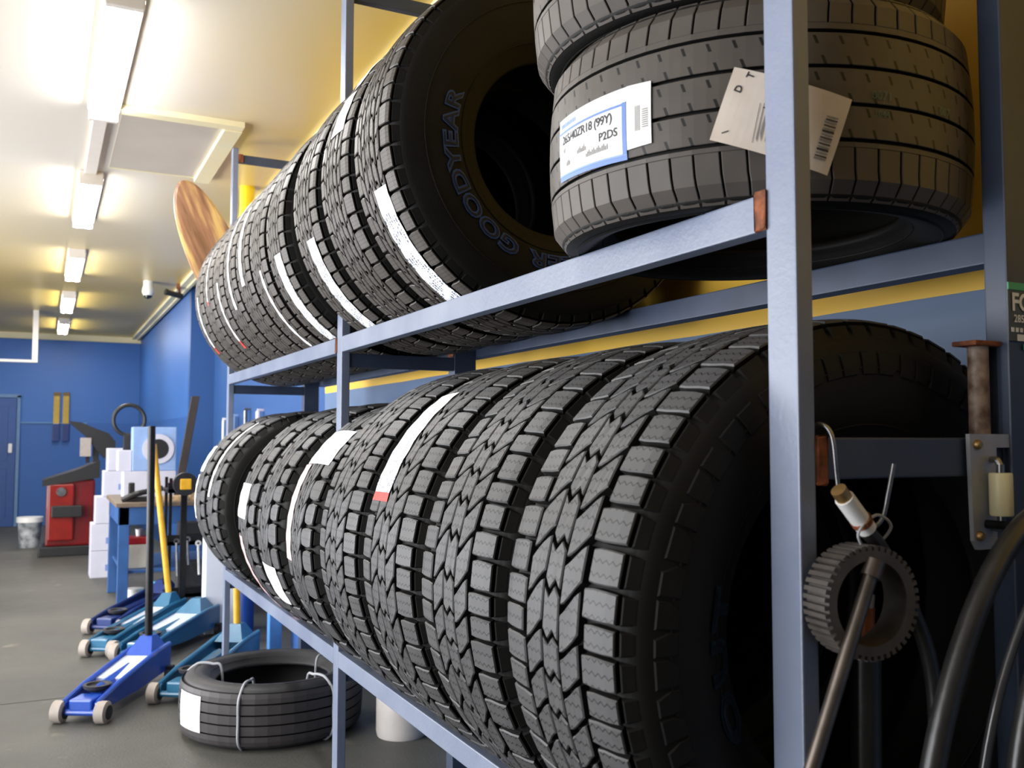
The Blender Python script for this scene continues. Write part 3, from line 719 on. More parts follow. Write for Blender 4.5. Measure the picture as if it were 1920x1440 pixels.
# lower shelf
g_low = 'off-road tyres standing on the lower shelf'
low = [('A', 1.076, 'nearest and largest tyre on the lower shelf, dark open centre beside the front post'),
       ('A', 1.416, 'second lower-shelf tyre, bare chunky tread without any sticker'),
       ('A', 1.752, 'third lower-shelf tyre, with a long white sticker ending in a red block'),
       ('A', 2.092, 'fourth lower-shelf tyre, bare tread just in front of the blank white patch'),
       ('C', 2.556, 'lower-shelf mud tyre with a blank white square patch above a printed strip'),
       ('C', 2.962, 'lower-shelf mud tyre with a white patch low down, above the middle post foot'),
       ('C', 3.290, 'lower-shelf mud tyre with a white square at mid height and a pink strip below'),
       ('C', 4.010, 'mud tyre standing apart past the gap, dark sidewall showing, long thin white strip'),
       ('C', 4.345, 'farthest lower-shelf tyre, mostly hidden, with white stickers at its left edge')]
LOW = []
for i, (key, y, lab) in enumerate(low):
    P = TM[key][2]; z = ZL+math.sqrt(P.R**2-.2**2)-P.R
    t, P = tyre(key, (1.022, y, z+H+.001), lab, g_low, spin=R_.uniform(0, 6)); LOW.append((t, P))
S = lambda i, *a, **k: sticker(LOW[i][0], LOW[i][1], *a, **k)
S(2, -.95, -.30, .03, .135, skew=-.01, red=.09, m=M['paper'], lead=.2)
S(4, -.86, -.56, -.10, .11, m=M['paper_plain']); S(4, -.55, .14, .055, .125, m=M['paper_pink'], skew=-.01)
S(5, .28, .60, -.09, .09, m=M['paper_plain'])
S(6, -.32, -.02, -.04, .12, m=M['paper_plain']); S(6, .14, 1.15, .03, .10, m=M['paper_pink'], skew=-.05)
S(7, -1.05, -.10, .02, .075, m=M['paper_plain']); S(8, -.66, -.34, .0, .12, m=M['paper_plain']); S(8, -.30, .20, .06, .12, m=M['paper_plain'])
ring_text(LOW[0][0], LOW[0][1], 'OUT', .262, .055, .12, (mat('letter_teal', srgb(16, 40, 56), .5, noise=.1), M['letter_dark']), spacing=1.3)

# ribbed tyre lying on the floor with three strap bands
tF, PF = tyre('E', (.91, 4.09, .001), 'ribbed truck tyre lying flat on the floor, bound with pale straps', lying=True)
for k, a in enumerate((math.radians(238), math.radians(296), math.radians(150), math.radians(20))):
    q = BM(); pr = []
    hw = PF.ws/2
    loop = [(PF.rim-.012, -hw*.85), (PF.rim-.012, hw*.85), (PF.rim+.03, hw+.004), ((PF.rim+PF.R)/2, hw+.008), (PF.R-.04, hw-.002), (PF.R+.003, hw*.62), (PF.R+.004, 0), (PF.R+.003, -hw*.62), (PF.R-.04, -hw+.002), ((PF.rim+PF.R)/2, -hw+.003), (PF.rim+.03, -hw+.004)]
    pts = [(r*math.cos(a), r*math.sin(a), z+hw) for r, z in loop]
    tube(q, smooth_path(pts, 5, closed=True), .0055, 8, closed=True); obj('strap', q, M['strap'], tF, smooth=True)
q = BM(); vpatch(q, PF, [(186, .06), (211, .06), (211, .20), (186, .20)], 0, off=.002, n=10)
obj('paper_label', q, M['paper_plain'], tF, auto=1)

# ------------------------------------------------------------------ trolley jacks
def jack(loc, rz, L, col, label, deck=True, pole=None, pole_mat=None, w=.26, group='trolley jacks on the floor'):
    """local +Y runs from the front wheels to the handle end"""
    t = thing('trolley_jack', loc, label, 'trolley jack', rz=rz, group=group)
    hw = w/2
    q = BM()
    for sx in (-1, 1):
        x0, x1 = (sx*hw*.80, sx*hw*.72) if sx > 0 else (sx*hw*.80, sx*hw*.72)
        prof = [(.02, .05), (.02, .085), (L*.25, .115), (L*.8, .165), (L*.98, .17), (L*.98, .055), (L*.5, .04)]
        vs0 = [q.verts.new((min(x0, x1)-.004, y, z)) for y, z in prof]; vs1 = [q.verts.new((max(x0, x1)+.004, y, z)) for y, z in prof]
        q.faces.new(vs0); q.faces.new(vs1[::-1])
        for i in range(len(prof)): q.faces.new((vs0[i], vs0[(i+1) % 7], vs1[(i+1) % 7], vs1[i]))
        # rolled top flange
        tube(q, [(sx*hw*.78, .03, .088), (sx*hw*.78, L*.25, .12), (sx*hw*.78, L*.8, .172), (sx*hw*.78, L*.97, .176)], .012, 8)
    box(q, -hw*.76, hw*.76, L*.80, L*.97, .11, .17, .006)
    obj('side_frame', q, col, t)
    if deck:
        q = BM(); vs = [q.verts.new(p) for p in ((-hw*.70, L*.36, .125), (hw*.70, L*.36, .125), (hw*.70, L*.79, .166), (-hw*.70, L*.79, .166), (-hw*.70, L*.36, .105), (hw*.70, L*.36, .105), (hw*.70, L*.79, .15), (-hw*.70, L*.79, .15))]
        for f in ((0, 1, 2, 3), (7, 6, 5, 4), (0, 4, 5, 1), (1, 5, 6, 2), (2, 6, 7, 3), (3, 7, 4, 0)): q.faces.new([vs[i] for i in f])
        obj('deck_plate', q, M['jack_light'], t, label='pale worn deck plate')
    q = BM(); tube(q, [(0, L*.6, .11), (0, L*.3, .10), (0, .16, .095)], .03, 8, radii=[.04, .032, .026]); box(q, -.05, .05, .02, .13, .05, .10, .008); obj('lifting_arm', q, col, t)
    q = BM(); lathe(q, [(0, .10), (.03, .10), (.055, .115), (.06, .13), (.045, .13), (.04, .12), (0, .12)], 20, 'Z', (0, .17, 0)); obj('saddle', q, M['cloth'], t, smooth=True, label='dark round saddle')
    q = BM(); cyl(q, (-hw*.95, .03, .045), (hw*.95, .03, .045), .014, 12); obj('front_axle', q, col, t)
    for sx in (-1, 1):
        q = BM(); lathe(q, [(0, -.026), (.036, -.026), (.047, -.02), (.047, .02), (.036, .026), (0, .026)], 24, 'X', (sx*hw, .03, .047)); wh = obj('front_wheel', q, M['wheel_grey'], t, smooth=True)
        q = BM(); lathe(q, [(0, -.029), (.03, -.029), (.03, .029), (0, .029)], 20, 'X', (sx*hw, .03, .047)); obj('hub', q, M['black'], wh)
        q = BM(); lathe(q, [(0, -.014), (.032, -.014), (.032, .014), (0, .014)], 18, 'X', (sx*hw*.95, L*.93, .032)); box(q, sx*hw*.95-.02, sx*hw*.95+.02, L*.93-.02, L*.93+.02, .03, .075, .004); obj('rear_caster', q, M['black'], t)
    # triangular handle socket
    q = BM(); y = L*.86
    pr = [(-hw*.7, y-.11, .16), (hw*.7, y-.11, .16), (hw*.7, y+.08, .16), (-hw*.7, y+.08, .16), (-.03, y-.02, .235), (.03, y-.02, .235), (.03, y+.04, .235), (-.03, y+.04, .235)]
    vs = [q.verts.new(p) for p in pr]
    for f in ((0, 1, 5, 4), (1, 2, 6, 5), (2, 3, 7, 6), (3, 0, 4, 7), (4, 5, 6, 7), (3, 2, 1, 0)): q.faces.new([vs[i] for i in f])
    obj('handle_socket', q, col, t)
    if pole:
        dx, dy, ln = pole
        q = BM(); cyl(q, (0, y+.01, .20), (dx, y+.01+dy, .20+ln), .019, 14); obj('handle', q, pole_mat or M['black_metal'], t, smooth=True)
    return t
jack((.165, 4.44, 0), -.505, .80, M['jack_blue'], 'bright blue trolley jack nearest the camera, pale deck and tall black upright handle', pole=(-.01, .0, 1.08), pole_mat=M['black_metal'], w=.19)
jack((.57, 4.56, 0), -.57, .82, M['jack_teal'], 'long teal trolley jack behind the strapped tyre, with a short yellow handle', deck=False, pole=(-.02, .02, .40), pole_mat=M['yellow'], w=.22)
jack((.47, 5.52, 0), -.64, .80, M['jack_teal'], 'teal and blue trolley jack lying past the black handle, no handle of its own', deck=True, w=.24)
jack((.30, 5.72, 0), -.60, .92, M['jack_teal'], 'teal trolley jack with pale wheels and a long leaning yellow handle', deck=True, pole=(-.12, -.02, .98), pole_mat=M['yellow'], w=.16)
jack((.36, 6.36, 0), -.61, .85, M['jack_navy'], 'dark navy trolley jack, farthest of the row beside the workbench', deck=False, w=.22)

# ------------------------------------------------------------------ workshop clutter
t = thing('workbench', (.80, 7.55, 0), 'blue steel workbench against the right wall with tools on top', 'workbench')
q = BM(); box(q, -.33, .55, -.50, .60, .735, .765, .004); obj('worktop', q, mat('worktop_worn', srgb(120, 104, 88), .6, noise=.4, nscale=12), t)
q = BM(); box(q, -.31, .53, -.48, -.455, .61, .735, .003); box(q, -.31, -.285, -.48, .58, .61, .735, .003); obj('apron', q, M['bench_blue'], t)
for x in (-.31, .47):
    for y in (-.48, .52):
        q = BM(); box(q, x, x+.07, y, y+.06, 0, .735, .004); obj('leg', q, M['bench_blue'], t)
q = BM(); box(q, -.28, .50, -.44, .55, .27, .29, .003); obj('shelf', q, M['bench_blue'], t)
# on and under the bench
t = thing('fluid_can', (.64, 7.25, .291), 'cream can with a red top standing on the workbench shelf', 'can')
q = BM(); box(q, -.085, .085, -.06, .06, 0, .17, .01); obj('body', q, M['can_body'], t)
q = BM(); box(q, -.085, .085, -.06, .06, .17, .225, .012); obj('top', q, M['can_red'], t, label='red top')
q = BM(); lathe(q, [(0, .225), (.02, .225), (.025, .27), (.03, .275), (0, .275)], 16); obj('cap', q, M['skin_white'], t, smooth=True)
t = thing('white_bucket', (.62, 7.28, 0), 'white tub standing under the workbench shelf', 'tub')
q = BM(); lathe(q, [(0, 0), (.055, 0), (.062, .13), (.066, .13), (.066, .14), (0, .14)], 24, c=(0, 0, 0)); obj('tub', q, M['skin_white'], t, smooth=True)
t = BM(); lathe(t, [(0, 0), (.045, 0), (.045, .15), (.02, .17), (.02, .19), (0, .19)], 20, c=(.76, 7.22, 0)); tag(obj('cyan_bottle', t, M['cyan'], smooth=True), 'bright cyan bottle beside the white tub under the workbench', 'bottle')
t = BM(); lathe(t, [(0, 0), (.035, 0), (.04, .14), (.03, .17), (.015, .20), (0, .20)], 16, c=(.56, 8.20, 0)); box(t, .52, .60, 8.16, 8.24, 0, .15, .01); tag(obj('white_jug', t, M['skin_white']), 'white jug standing on the floor left of the workbench leg', 'jug')
t = BM()
box(t, .54, .70, 7.18, 7.32, .765, .80, .006); tube(t, smooth_path([(.52, 7.2, .78), (.60, 7.16, .82), (.70, 7.18, .84), (.78, 7.15, .86)], 5), .02, 8); box(t, .56, .60, 7.2, 7.25, .79, .90, .008)
tag(obj('power_tool', t, M['black'], smooth=False), 'black power tool lying on the left end of the workbench', 'tool')
t = BM(); box(t, .80, .95, 7.12, 7.30, .765, .80, .004); box(t, .97, 1.10, 7.14, 7.25, .765, .82, .004); tag(obj('parts_tray', t, mat('tray_tan', srgb(190, 160, 120), .6, noise=.4, nscale=40)), 'tan tray of small parts on the workbench beside the power tool', 'tray')
t = thing('boxed_wheel', (.76, 7.72, .765), 'pale blue and white carton with a round black disc, on the workbench', 'carton')
q = BM(); box(q, -.20, .18, 0, .22, 0, .20, .006); obj('lower_carton', q, M['carton'], t, label='white carton')
q = BM(); box(q, -.14, .18, 0, .18, .20, .54, .008); obj('upper_carton', q, M['pale_blue'], t, label='pale blue carton')
q = BM(); box(q, -.24, -.142, .02, .2, .20, .36, .006); obj('side_carton', q, M['carton'], t, label='small white carton')
q = BM(); lathe(q, [(.075, 0), (.115, 0), (.115, -.012), (.075, -.012)], 36, 'Y', (.045, 0, .37), closed=True); obj('white_ring', q, M['carton'], t)
q = BM(); lathe(q, [(0, -.014), (.076, -.014), (.076, 0), (0, 0)], 36, 'Y', (.045, 0, .37)); obj('black_disc', q, M['black'], t)
t = BM(); tube(t, smooth_path([(.61+.115*math.cos(a), 7.98, 1.36+.12*math.sin(a)) for a in [PI*2*i/16 for i in range(16)]], 3, closed=True), .016, 8, closed=True)
box(t, .57, .65, 7.955, 8.0, .765, 1.245, .006)
tag(obj('inner_ring', t, M['black']), 'thin black hoop on a stand at the back of the workbench', 'hoop')
t = BM(); box(t, .94, 1.0, 7.50, 7.53, 0, .90, .004, M4=None)
for v in t.verts:
    z = v.co.z; v.co.z = z/.9*.78+.766; v.co.x += -.03+ (z/.9)*.12; v.co.y += .1
tag(obj('leaning_plank', t, mat('dark_plank', srgb(56, 48, 44), .6, noise=.4, nscale=8)), 'dark narrow plank leaning upright on the workbench', 'plank')
# stack of cartons
zb = 0
cl = ['bottom carton of the white stack beside the red wheel balancer', 'second carton up in the white stack beside the red wheel balancer', 'middle carton of the white stack, left of the workbench',
      'fourth carton up in the white stack, left of the workbench', 'topmost carton of the white stack, below the pale blue carton']
for k in range(5):
    hh = (.235, .235, .235, .225, .20)[k]; dx = (0, .0, .03, .09, .12)[k]
    t = thing('carton', (.50+dx, 9.1, zb), cl[k], 'carton', group='white cartons stacked on the floor')
    q = BM(); box(q, -.10, .10, -.14, .14, 0, hh-.003, .004); obj('box', q, M['carton'], t)
    q = BM(); box(q, .02, .075, -.1415, -.14, hh*.25, hh*.48); obj('printed_mark', q, M['carton_mark'], t, label='blue printed mark')
    zb += hh
# red wheel balancer with black hood
t = thing('wheel_balancer', (.27, 11.0, 0), 'red wheel balancing machine with black tray and curved black guard', 'wheel balancer')
q = BM(); box(q, -.22, .24, -.20, .30, .10, .78, .02); obj('cabinet', q, M['red_paint'], t)
q = BM(); box(q, -.20, .04, -.24, -.19, .16, .74, .015); obj('front_panel', q, mat('machine_red_bright', srgb(138, 28, 20), .3, noise=.3, nscale=5), t)
q = BM()
for i in range(1):
    vs = [q.verts.new(p) for p in ((-.26, -.24, .72), (.28, -.24, .80), (.28, .32, .80), (-.26, .32, .72), (-.26, -.24, .78), (.10, -.24, .90), (.28, -.24, .98), (.28, .32, .98), (.10, .32, .90), (-.26, .32, .78))]
    for f in ((0, 3, 2, 1), (0, 1, 6, 5, 4), (4, 5, 8, 9), (5, 6, 7, 8), (3, 9, 8, 7, 2), (1, 2, 7, 6), (0, 4, 9, 3)): q.faces.new([vs[k] for k in f])
obj('weights_tray', q, M['black'], t, label='black sloping tray')
q = BM(); box(q, -.28, .20, -.26, .28, 0, .10, .01); obj('base', q, M['black'], t)
q = BM(); box(q, -.17, .12, -.30, -.24, .40, .52, .01); obj('bumper', q, M['black'], t)
q = BM(); lathe(q, [(0, -.02), (.045, -.02), (.05, 0), (0, 0)], 20, 'Y', (-.08, -.24, .66)); obj('spindle', q, M['chrome'], t, smooth=True)
q = BM(); box(q, .15, .19, .05, .09, .95, 1.12); 
arc = [(-.02+.0, 1.40), (.10, 1.385), (.24, 1.32), (.37, 1.27), (.44, 1.18), (.44, 1.02), (.33, 1.0), (.26, 1.08), (.14, 1.24), (.02, 1.345)]
v0 = [q.verts.new((x, .0, z)) for x, z in arc]; v1 = [q.verts.new((x, .16, z)) for x, z in arc]
q.faces.new(v0); q.faces.new(v1[::-1])
for i in range(len(arc)): q.faces.new((v0[i], v1[i], v1[(i+1) % 10], v0[(i+1) % 10]))
box(q, .22, .28, .04, .12, .9, 1.14, .004)
obj('wheel_guard', q, M['black'], t, label='curved black guard')
q = BM(); box(q, .09, .20, -.02, .0, 1.02, 1.22, .005); obj('control_box', q, M['wheel_grey'], t)
t = thing('paint_bucket', (-.10, 11.8, 0), 'pale bucket on the floor left of the red wheel balancer', 'bucket')
q = BM(); lathe(q, [(0, 0), (.10, 0), (.125, .30), (.135, .30), (.135, .33), (0, .33)], 28); obj('pail', q, mat('bucket_print', srgb(176, 180, 184), .5, col2=srgb(90, 96, 100), nscale=12), t, smooth=True)
q = BM(); lathe(q, [(.125, .28), (.137, .28), (.137, .335), (0, .335)], 28); obj('lid', q, M['skin_white'], t, smooth=True)
# brooms on the far wall
for k, x in enumerate((.165, .285)):
    t = thing('wall_strap', (x, YF-.03, -.05+H), ['left one of two yellow and black padded bars hung on the far wall', 'right one of two yellow and black padded bars hung on the far wall'][k], 'padded bar', group='padded bars on the far wall')
    q = BM(); box(q, -.045, .045, -.03, .03, 0, .25, .006); obj('lower_pad', q, M['jack_navy'], t, label='dark blue lower part')
    q = BM(); box(q, -.04, .04, -.028, .03, .25, .64, .006); obj('upper_pad', q, mat('pad_yellow%d' % k, srgb(178, 150, 60), .6, noise=.2), t, label='yellow upper part')
    q = BM(); box(q, -.042, .042, -.032, .03, .64, .69, .004); obj('end_cap', q, mat('pad_cap%d' % k, srgb(110, 84, 30), .6, noise=.2), t, label='brown end cap')
# tool trolley with dark clutter
t = thing('tool_trolley', (.92, 6.78, 0), 'dark tool trolley crowded with hanging tools between workbench and jacks', 'tool trolley')
for z in (.15, .50, .85):
    q = BM(); box(q, -.16, .22, -.14, .14, z, z+.03, .004); box(q, -.16, .22, -.14, -.125, z, z+.07, .003); obj('shelf', q, M['black_metal'], t)
for x in (-.15, .20):
    for y in (-.13, .12):
        q = BM(); box(q, x, x+.02, y, y+.02, .06, .95, .003); obj('upright', q, M['black_metal'], t)
for x in (-.14, .21):
    for y in (-.12, .13):
        q = BM(); lathe(q, [(0, -.012), (.03, -.012), (.03, .012), (0, .012)], 16, 'X', (x, y, .031)); obj('caster', q, M['black'], t)
items = [('spanner', -.10, .52, .22, 'chrome', 'long chrome spanner'), ('spanner', -.03, .53, .16, 'chrome', 'shorter chrome spanner'), ('spanner', .04, .50, .20, 'skin_white', 'pale handled spanner')]
for n, x, z, ln, mm, lb in items:
    q = BM(); cyl(q, (x, -.15, z-ln*.0), (x+.01, -.15, z-ln), .009, 8); lathe(q, [(.008, -.004), (.02, -.004), (.02, .004), (.008, .004)], 14, 'Y', (x, -.15, z+.01), closed=True)
    q2 = obj(n, q, M[mm], None); q2.location = (.92, 6.78, 0); tag(q2, lb+' hanging on the front of the dark tool trolley', 'spanner', 'spanners on the tool trolley')
for k, (x, y, z, w, hh, mm, lb) in enumerate(((-.08, 0, .88, .10, .05, 'can_red', 'flat red case on top of the dark tool trolley'), (.0, -.05, .53, .16, .12, 'black', 'black case on the middle tier of the tool trolley'),
        (.02, -.02, .18, .20, .20, 'cloth', 'dark box on the bottom tier of the tool trolley'), (.12, -.05, .88, .07, .14, 'can_body', 'cream box on top of the dark tool trolley'))):
    q = BM(); box(q, x-w/2, x+w/2, y-.07, y+.07, z, z+hh, .006); o = obj('tool_case', q, M[mm]); o.location = (.92, 6.78, 0); tag(o, lb, 'case')
t = thing('cable_reel', (1.02, 6.42, .78), 'yellow-centred black cable reel hanging beside the lower tyres', 'cable reel')
q = BM(); lathe(q, [(.03, -.03), (.075, -.03), (.075, .03), (.03, .03)], 28, 'Y', (-.18, 0, .14), closed=True); obj('drum', q, M['black'], t)
q = BM(); box(q, -.215, -.145, -.036, -.02, .105, .175, .006); obj('centre_plate', q, M['yellow'], t, label='square yellow centre')
q = BM(); box(q, -.20, -.16, .03, .05, -.78, .14, .004); box(q, -.26, -.10, -.05, .08, -.78, -.75, .004); obj('stand', q, M['black_metal'], t)
for k, (x, y, z, ln, r_, mm, lb) in enumerate(((1.44, 8.6, .16, .34, .014, 'skin_white', 'pale slim tool hanging leftmost on the blue wall behind the plank'), (1.44, 8.1, .18, .42, .022, 'pale_blue', 'pale blue tube hanging on the blue wall right of the slim tool'),
        (1.44, 7.6, .22, .30, .016, 'chrome', 'steel bar hanging on the blue wall near the rack end'), (1.44, 7.1, .20, .26, .020, 'carton', 'white handled brush hanging on the blue wall, closest to the rack'))):
    q = BM(); cyl(q, (x, y, z+H), (x, y, z-ln+H), r_, 10); box(q, x-.01, 1.48, y-.01, y+.01, z+H, z+.02+H, .003)
    tag(obj('wall_tool', q, M[mm], smooth=True), lb, 'tool', 'tools hanging on the right wall')
# white panel, gas bottle, post, cartons under the rack end
t = BM(); box(t, .93, 1.22, 6.10, 6.24, 0, .66, .006); tag(obj('white_cabinet', t, M['white_wall']), 'plain white upright cabinet behind the far end of the rack', 'cabinet')
t = thing('gas_bottle', (1.115, 5.80, 0), 'dark blue gas bottle standing behind the yellow jack handle', 'gas bottle')
q = BM(); lathe(q, [(0, 0), (.05, 0), (.055, .02), (.055, .48), (.045, .54), (.02, .57), (.015, .60), (0, .60)], 24); obj('cylinder', q, mat('gas_blue', srgb(30, 66, 140), .35, noise=.15), t, smooth=True)
q = BM(); cyl(q, (0, 0, .59), (0, 0, .64), .02, 12); obj('valve', q, M['brass'], t)
t = BM(); box(t, 1.17, 1.24, 5.36, 5.43, 0, .62, .006); tag(obj('blue_stand_post', t, mat('light_blue_paint', srgb(86, 146, 214), .4, noise=.12)), 'light blue square post standing under the rack end', 'post')
t = BM(); box(t, 1.30, 1.42, 5.20, 5.40, 0, .50, .006); tag(obj('blue_locker', t, mat('mid_blue', srgb(66, 112, 184), .4, noise=.15)), 'mid blue locker against the wall under the rack end', 'locker')
t = BM(); box(t, 1.28, 1.44, 4.88, 5.06, 0, .26, .006); tag(obj('white_crate', t, M['carton']), 'white carton on the floor behind the strapped tyre', 'carton')
t = BM(); lathe(t, [(0, 0), (.10, 0), (.105, .02), (.105, .26), (.09, .30), (0, .31)], 32, c=(1.36, 3.72, 0)); tag(obj('cream_drum', t, M['cream_bin'], smooth=True), 'cream rounded drum on the floor by the wall under the rack', 'drum')
# oval wooden board fixed behind the far post
q = BM(); n = 40
f0 = [q.verts.new((.125*math.cos(2*PI*i/n), 0, .40*math.sin(2*PI*i/n))) for i in range(n)]
f1 = [q.verts.new((.125*math.cos(2*PI*i/n), .018, .40*math.sin(2*PI*i/n))) for i in range(n)]
f2 = [q.verts.new((.112*math.cos(2*PI*i/n), -.005, .387*math.sin(2*PI*i/n))) for i in range(n)]
q.faces.new(f2); q.faces.new(f1[::-1])
for i in range(n): q.faces.new((f0[i], f0[(i+1) % n], f1[(i+1) % n], f1[i])); q.faces.new((f2[i], f2[(i+1) % n], f0[(i+1) % n], f0[i]))
o = tag(obj('oval_board', q, M['wood']), 'long oval brown wood-grained board tilted behind the far rack post', 'board')
o.location = (.735, 4.713, .885+H); o.rotation_euler = (0, math.radians(-24), 0)

# ------------------------------------------------------------------ things at the near right end of the rack
def wire(name, ctrl, r, m, label, cat, n=8, seg=10, group=None):
    q = BM(); tube(q, smooth_path(ctrl, n), r, seg); return tag(obj(name, q, m, smooth=True), label, cat, group)
q = BM(); tube(q, smooth_path([(.838, .862, .006+H), (.842, .845, .018+H), (.848, .831, .004+H), (.852, .828, -.045+H), (.856, .826, -.078+H), (.872, .82, -.100+H), (.890, .812, -.106+H), (.905, .808, -.094+H), (.913, .806, -.065+H), (.921, .804, -.03+H)], 8), .0030, 10,
     radii=[.003]*56+[.0035-.0003*i for i in range(9)] if False else None)
tag(obj('wire_hook', q, M['chrome'], smooth=True), 'bent steel wire hook hanging over the dark cross member', 'hook')
t = thing('pulley_ring', (.858, .80, -.259+H), 'toothed grey ring hanging from the wire hook', 'toothed ring', rz=math.radians(-8))
q = BM(); seg = 44; ro, ri, w = .066, .049, .020
for i in range(seg):
    for hlf in (0, 1):
        a0 = 2*PI*(i+hlf*.55)/seg; a1 = 2*PI*(i+(.55 if hlf == 0 else 1))/seg; R1 = ro if hlf == 0 else ro-.006
        p = [(r_*math.cos(a), y, r_*math.sin(a)+.071) for y in (-w, w) for a in (a0, a1) for r_ in (ri, R1)]
        vs = [q.verts.new(x) for x in p]
        for f in ((0, 1, 3, 2), (4, 6, 7, 5), (1, 5, 7, 3), (0, 2, 6, 4), (0, 4, 5, 1), (2, 3, 7, 6)): q.faces.new([vs[k] for k in f])
obj('toothed_rim', q, mat('pulley_grey', srgb(82, 76, 72), .5, noise=.3, nscale=40), t)
q = BM(); tube(q, smooth_path([(.01, 0, .125), (-.012, -.012, .15), (.02, -.005, .17), (.045, .0, .155), (.03, .01, .13)], 6), .0018, 6); obj('hanging_wire', q, M['strap'], t, smooth=True)
t = thing('air_hose', (.90, .80, 0), 'black air hose with a white sleeve and brass tip, hanging over the hook', 'hose')
q = BM(); tube(q, smooth_path([(-.030, 0, -.108+H), (.0, .004, -.135+H), (.05, .01, -.20+H), (.09, .01, -.32+H), (.08, .01, -.6+H), (.05, .01, -.9+H), (.06, .0, .012), (.2, .0, .012)], 8), .0095, 12); obj('hose', q, M['hose'], t, smooth=True)
q = BM(); cyl(q, (-.070, -.004, -.068+H), (-.030, 0, -.106+H), .0115, 14); obj('sleeve', q, M['skin_white'], t, smooth=True, label='white sleeve')
q = BM(); cyl(q, (-.080, -.005, -.058+H), (-.068, -.004, -.070+H), .0095, 12); obj('tip', q, M['brass'], t, smooth=True, label='brass tip')
q = BM(); cyl(q, (-.043, -.002, -.093+H), (-.038, -.001, -.098+H), .0128, 14); obj('clamp_band', q, M['rust'], t)
q = BM(); cyl(q, (.345, .77, .004), (.862, .782, -.140+H), .0085, 14); cyl(q, (.853, .782, -.158+H), (.862, .782, -.140+H), .0125, 14)
tag(obj('steel_bar', q, mat('dull_steel', srgb(112, 104, 98), .35, metal=.8, noise=.35, nscale=25), smooth=True), 'long steel bar leaning from the floor against the toothed ring', 'bar')
t = thing('tap_hose', (.915, .848, 0), 'thick black hose standing upright with a copper plug in its end', 'hose')
q = BM(); tube(q, smooth_path([(-.012, 0, .0), (-.01, 0, .4), (-.004, 0, .8), (.0, 0, -.246+H)], 6), .019, 16); obj('hose', q, M['hose'], t, smooth=True)
q = BM(); cyl(q, (0, 0, -.247+H), (.003, 0, -.208+H), .0105, 14); obj('copper_plug', q, M['copper'], t, smooth=True)
q = BM(); cyl(q, (.003, 0, -.209+H), (.005, 0, -.192+H), .0095, 6); obj('nut', q, M['steel_raw'], t)
# pole with rusty cap standing on the cross member
t = thing('rusty_pole', (1.147, .855, .002+H), 'short weathered pole with a flat rusty cap on the cross member', 'pole')
q = BM(); cyl(q, (0, 0, 0), (0, 0, .125), .0135, 20); obj('tube', q, mat('pole_worn', srgb(170, 150, 136), .5, col2=srgb(96, 72, 56), nscale=40), t, smooth=True)
q = BM(); box(q, -.030, .10, -.02, .018, .125, .132, .002); obj('cap_plate', q, M['rust'], t)
# sign on the rear post
t = thing('tyre_sign', (1.167, .822, .134+H), 'green-edged sign with white FO lettering fixed to the dark rear post', 'sign')
q = BM(); box(q, 0, .11, 0, .002, 0, .080); obj('board', q, M['sign_dark'], t)
q = BM(); box(q, 0, .11, -.0012, 0, .070, .080); box(q, .03, .11, -.0012, 0, -.012, -.004); obj('green_band', q, M['sign_green'], t, label='green band')
q = BM()
put_text(q, 'FOR', .034, lambda x, y: (.037+x, -.0014, .052+y), bold=.0009, spacing=.95)
put_text(q, '285/55', .0145, lambda x, y: (.030+x, -.0014, .030+y), bold=.0003)
for i in range(7): box(q, .004+i*.009, .010+i*.009, -.0014, -.001, .012, .018)
box(q, .016, .075, -.0013, -.001, 0, .009)
obj('white_lettering', q, M['white_ink'], t, label='white letters FO and 285/55')
# roller plate
t = thing('roller_bracket', (1.09, .834, -.145+H), 'steel bracket plate with an ivory roller bolted beside the hoses', 'bracket')
q = BM(); PTS = [(0, 0, .152), (.16, 0, .152), (.16, 0, .134), (.053, 0, .134), (.053, 0, .118), (.050, 0, .10), (.050, 0, .0), (.012, 0, .0), (.004, 0, .012)]
v0 = [q.verts.new((x, -.006, z)) for x, y, z in PTS]; v1 = [q.verts.new((x, 0, z)) for x, y, z in PTS]
q.faces.new(v0); q.faces.new(v1[::-1])
for i in range(9): q.faces.new((v0[i], v0[(i+1) % 9], v1[(i+1) % 9], v1[i]))
bmesh.ops.triangulate(q, faces=[f for f in q.faces if len(f.verts) > 4]); obj('plate', q, M['steel_raw'], t)
q = BM(); lathe(q, [(0, -.028), (.0135, -.028), (.0145, -.026), (.0145, .026), (.0135, .028), (0, .028)], 24, 'Z', (.035, -.024, .073)); obj('roller', q, M['ivory'], t, smooth=True)
q = BM(); cyl(q, (.035, -.024, .035), (.035, -.024, .112), .005, 10); tube(q, smooth_path([(.035, -.024, .11), (.036, -.018, .118), (.042, -.005, .118)], 4), .0045, 8); tube(q, smooth_path([(.035, -.024, .036), (.036, -.018, .028), (.042, -.005, .028)], 4), .0045, 8); obj('roller_pin', q, M['chrome'], t, smooth=True)
for z in (.138, .018):
    q = BM(); lathe(q, [(0, -.013), (.004, -.0125), (.0065, -.009), (.0065, -.005), (0, -.005)], 16, 'Y', (.014, 0, z)); obj('bolt', q, M['brass'], t, smooth=True)
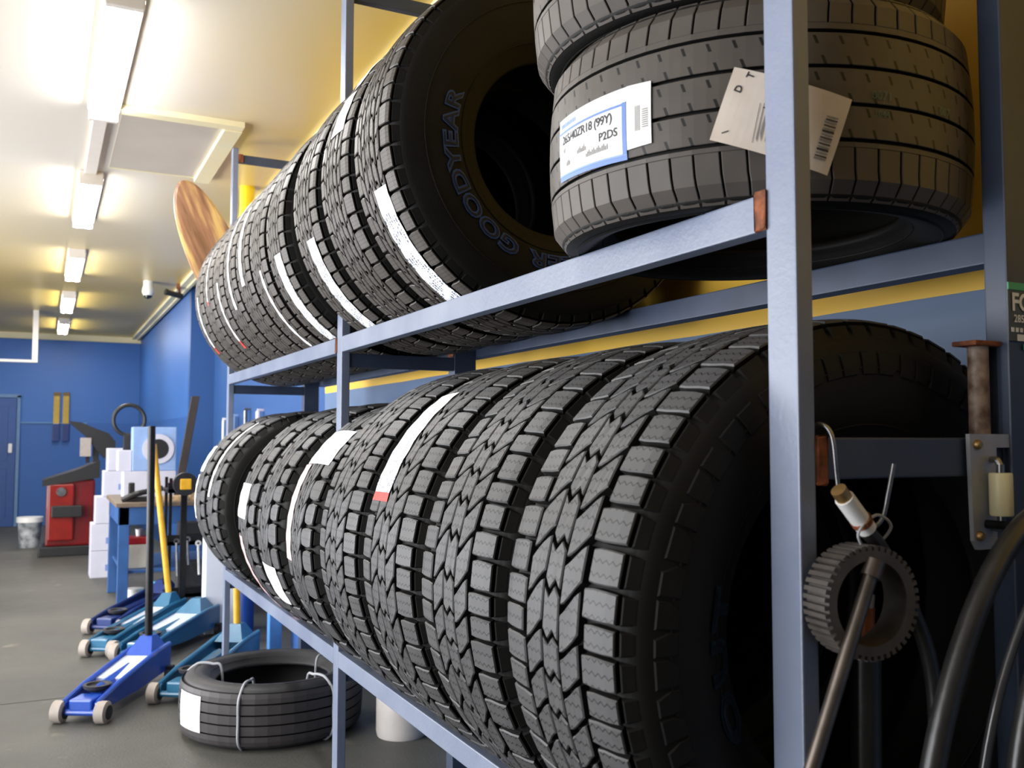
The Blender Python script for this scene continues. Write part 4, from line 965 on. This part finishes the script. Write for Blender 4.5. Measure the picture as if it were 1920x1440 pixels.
# coiled hoses on a peg
def loop_pts(cx, cz, rx, rz, y0, tilt=0, n=14, ph=0):
    return [(cx+rx*math.cos(a)*1.0+tilt*math.sin(a), y0+.01*math.sin(a*2+ph), cz+rz*math.sin(a)) for a in [2*PI*i/n for i in range(n)]]
t = BM(); tube(t, [(1.12, .838, -.112+H), (1.12, .63, -.112+H), (1.12, .62, -.095+H)], .006, 10); tag(obj('hose_peg', t, M['black_metal'], smooth=True), 'dark steel peg carrying the coiled hoses', 'peg')
def coil(label, loops, r, m, group):
    q = BM()
    for (cx, cz, rx, rz, y, tl, ph) in loops: tube(q, smooth_path(loop_pts(cx, cz, rx, rz, y, tl, ph=ph), 6, closed=True), r, 14, closed=True)
    return tag(obj('coiled_hose', q, m, smooth=True), label, 'hose', group)
coil('thick black coiled hose, leftmost of the hoses hanging at the right edge', [(1.10, H-.47, .225, .385, .74, .03, 0)], .0135, M['hose'], 'coiled hoses on the peg')
coil('thin dark coiled hose hanging just inside the thick leftmost one', [(1.105, H-.44, .172, .335, .705, .03, 1)], .0055, mat('hose_glossy', (.04, .04, .045, 1), .15, spec=.7, noise=.1), 'coiled hoses on the peg')
coil('black ribbed coiled hose hanging at the very right edge', [(1.115, H-.45, .162, .335, .675, .03, 2), (1.14, H-.42, .11, .30, .645, .02, 1)], .0125, M['hose'], 'coiled hoses on the peg')

# ------------------------------------------------------------------ light
w = bpy.data.worlds.new('world'); SC.world = w; w.use_nodes = True
bg = w.node_tree.nodes['Background']; bg.inputs[0].default_value = (.80, .90, 1, 1); bg.inputs[1].default_value = 1.2
def area(name, loc, rot, sx, sy, e, col):
    l = bpy.data.lights.new(name, 'AREA'); l.shape = 'RECTANGLE'; l.size = sx; l.size_y = sy; l.energy = e; l.color = col
    o = bpy.data.objects.new(name, l); COL.objects.link(o); o.location = loc; o.rotation_euler = rot; return o
area('daylight_door_near', (XL_+.02, 2.6, 1.25), (0, -PI/2-.22, 0), 2.4, 4.4, 265, (.97, .98, 1))
area('daylight_door_far', (XL_+.02, 6.9, 1.25), (0, -PI/2-.3, 0), 2.4, 3.4, 320, (.98, .98, 1))
for k in range(5):
    area('tube_and_fill_glow', (.20, min(4.40+2.36*k, 13.85)-.6, CH-.09), (0, 0, 0), .1, 1.15, 13, (1, .97, .92))
area('tube_and_fill_glow', (-1.6, 9, CH-.06), (0, 0, 0), .8, 4, 60, (1, .97, .92))  # added fill light off to the left

SC.view_settings.view_transform = 'Standard'; SC.view_settings.look = 'None'; SC.view_settings.exposure = 0.0
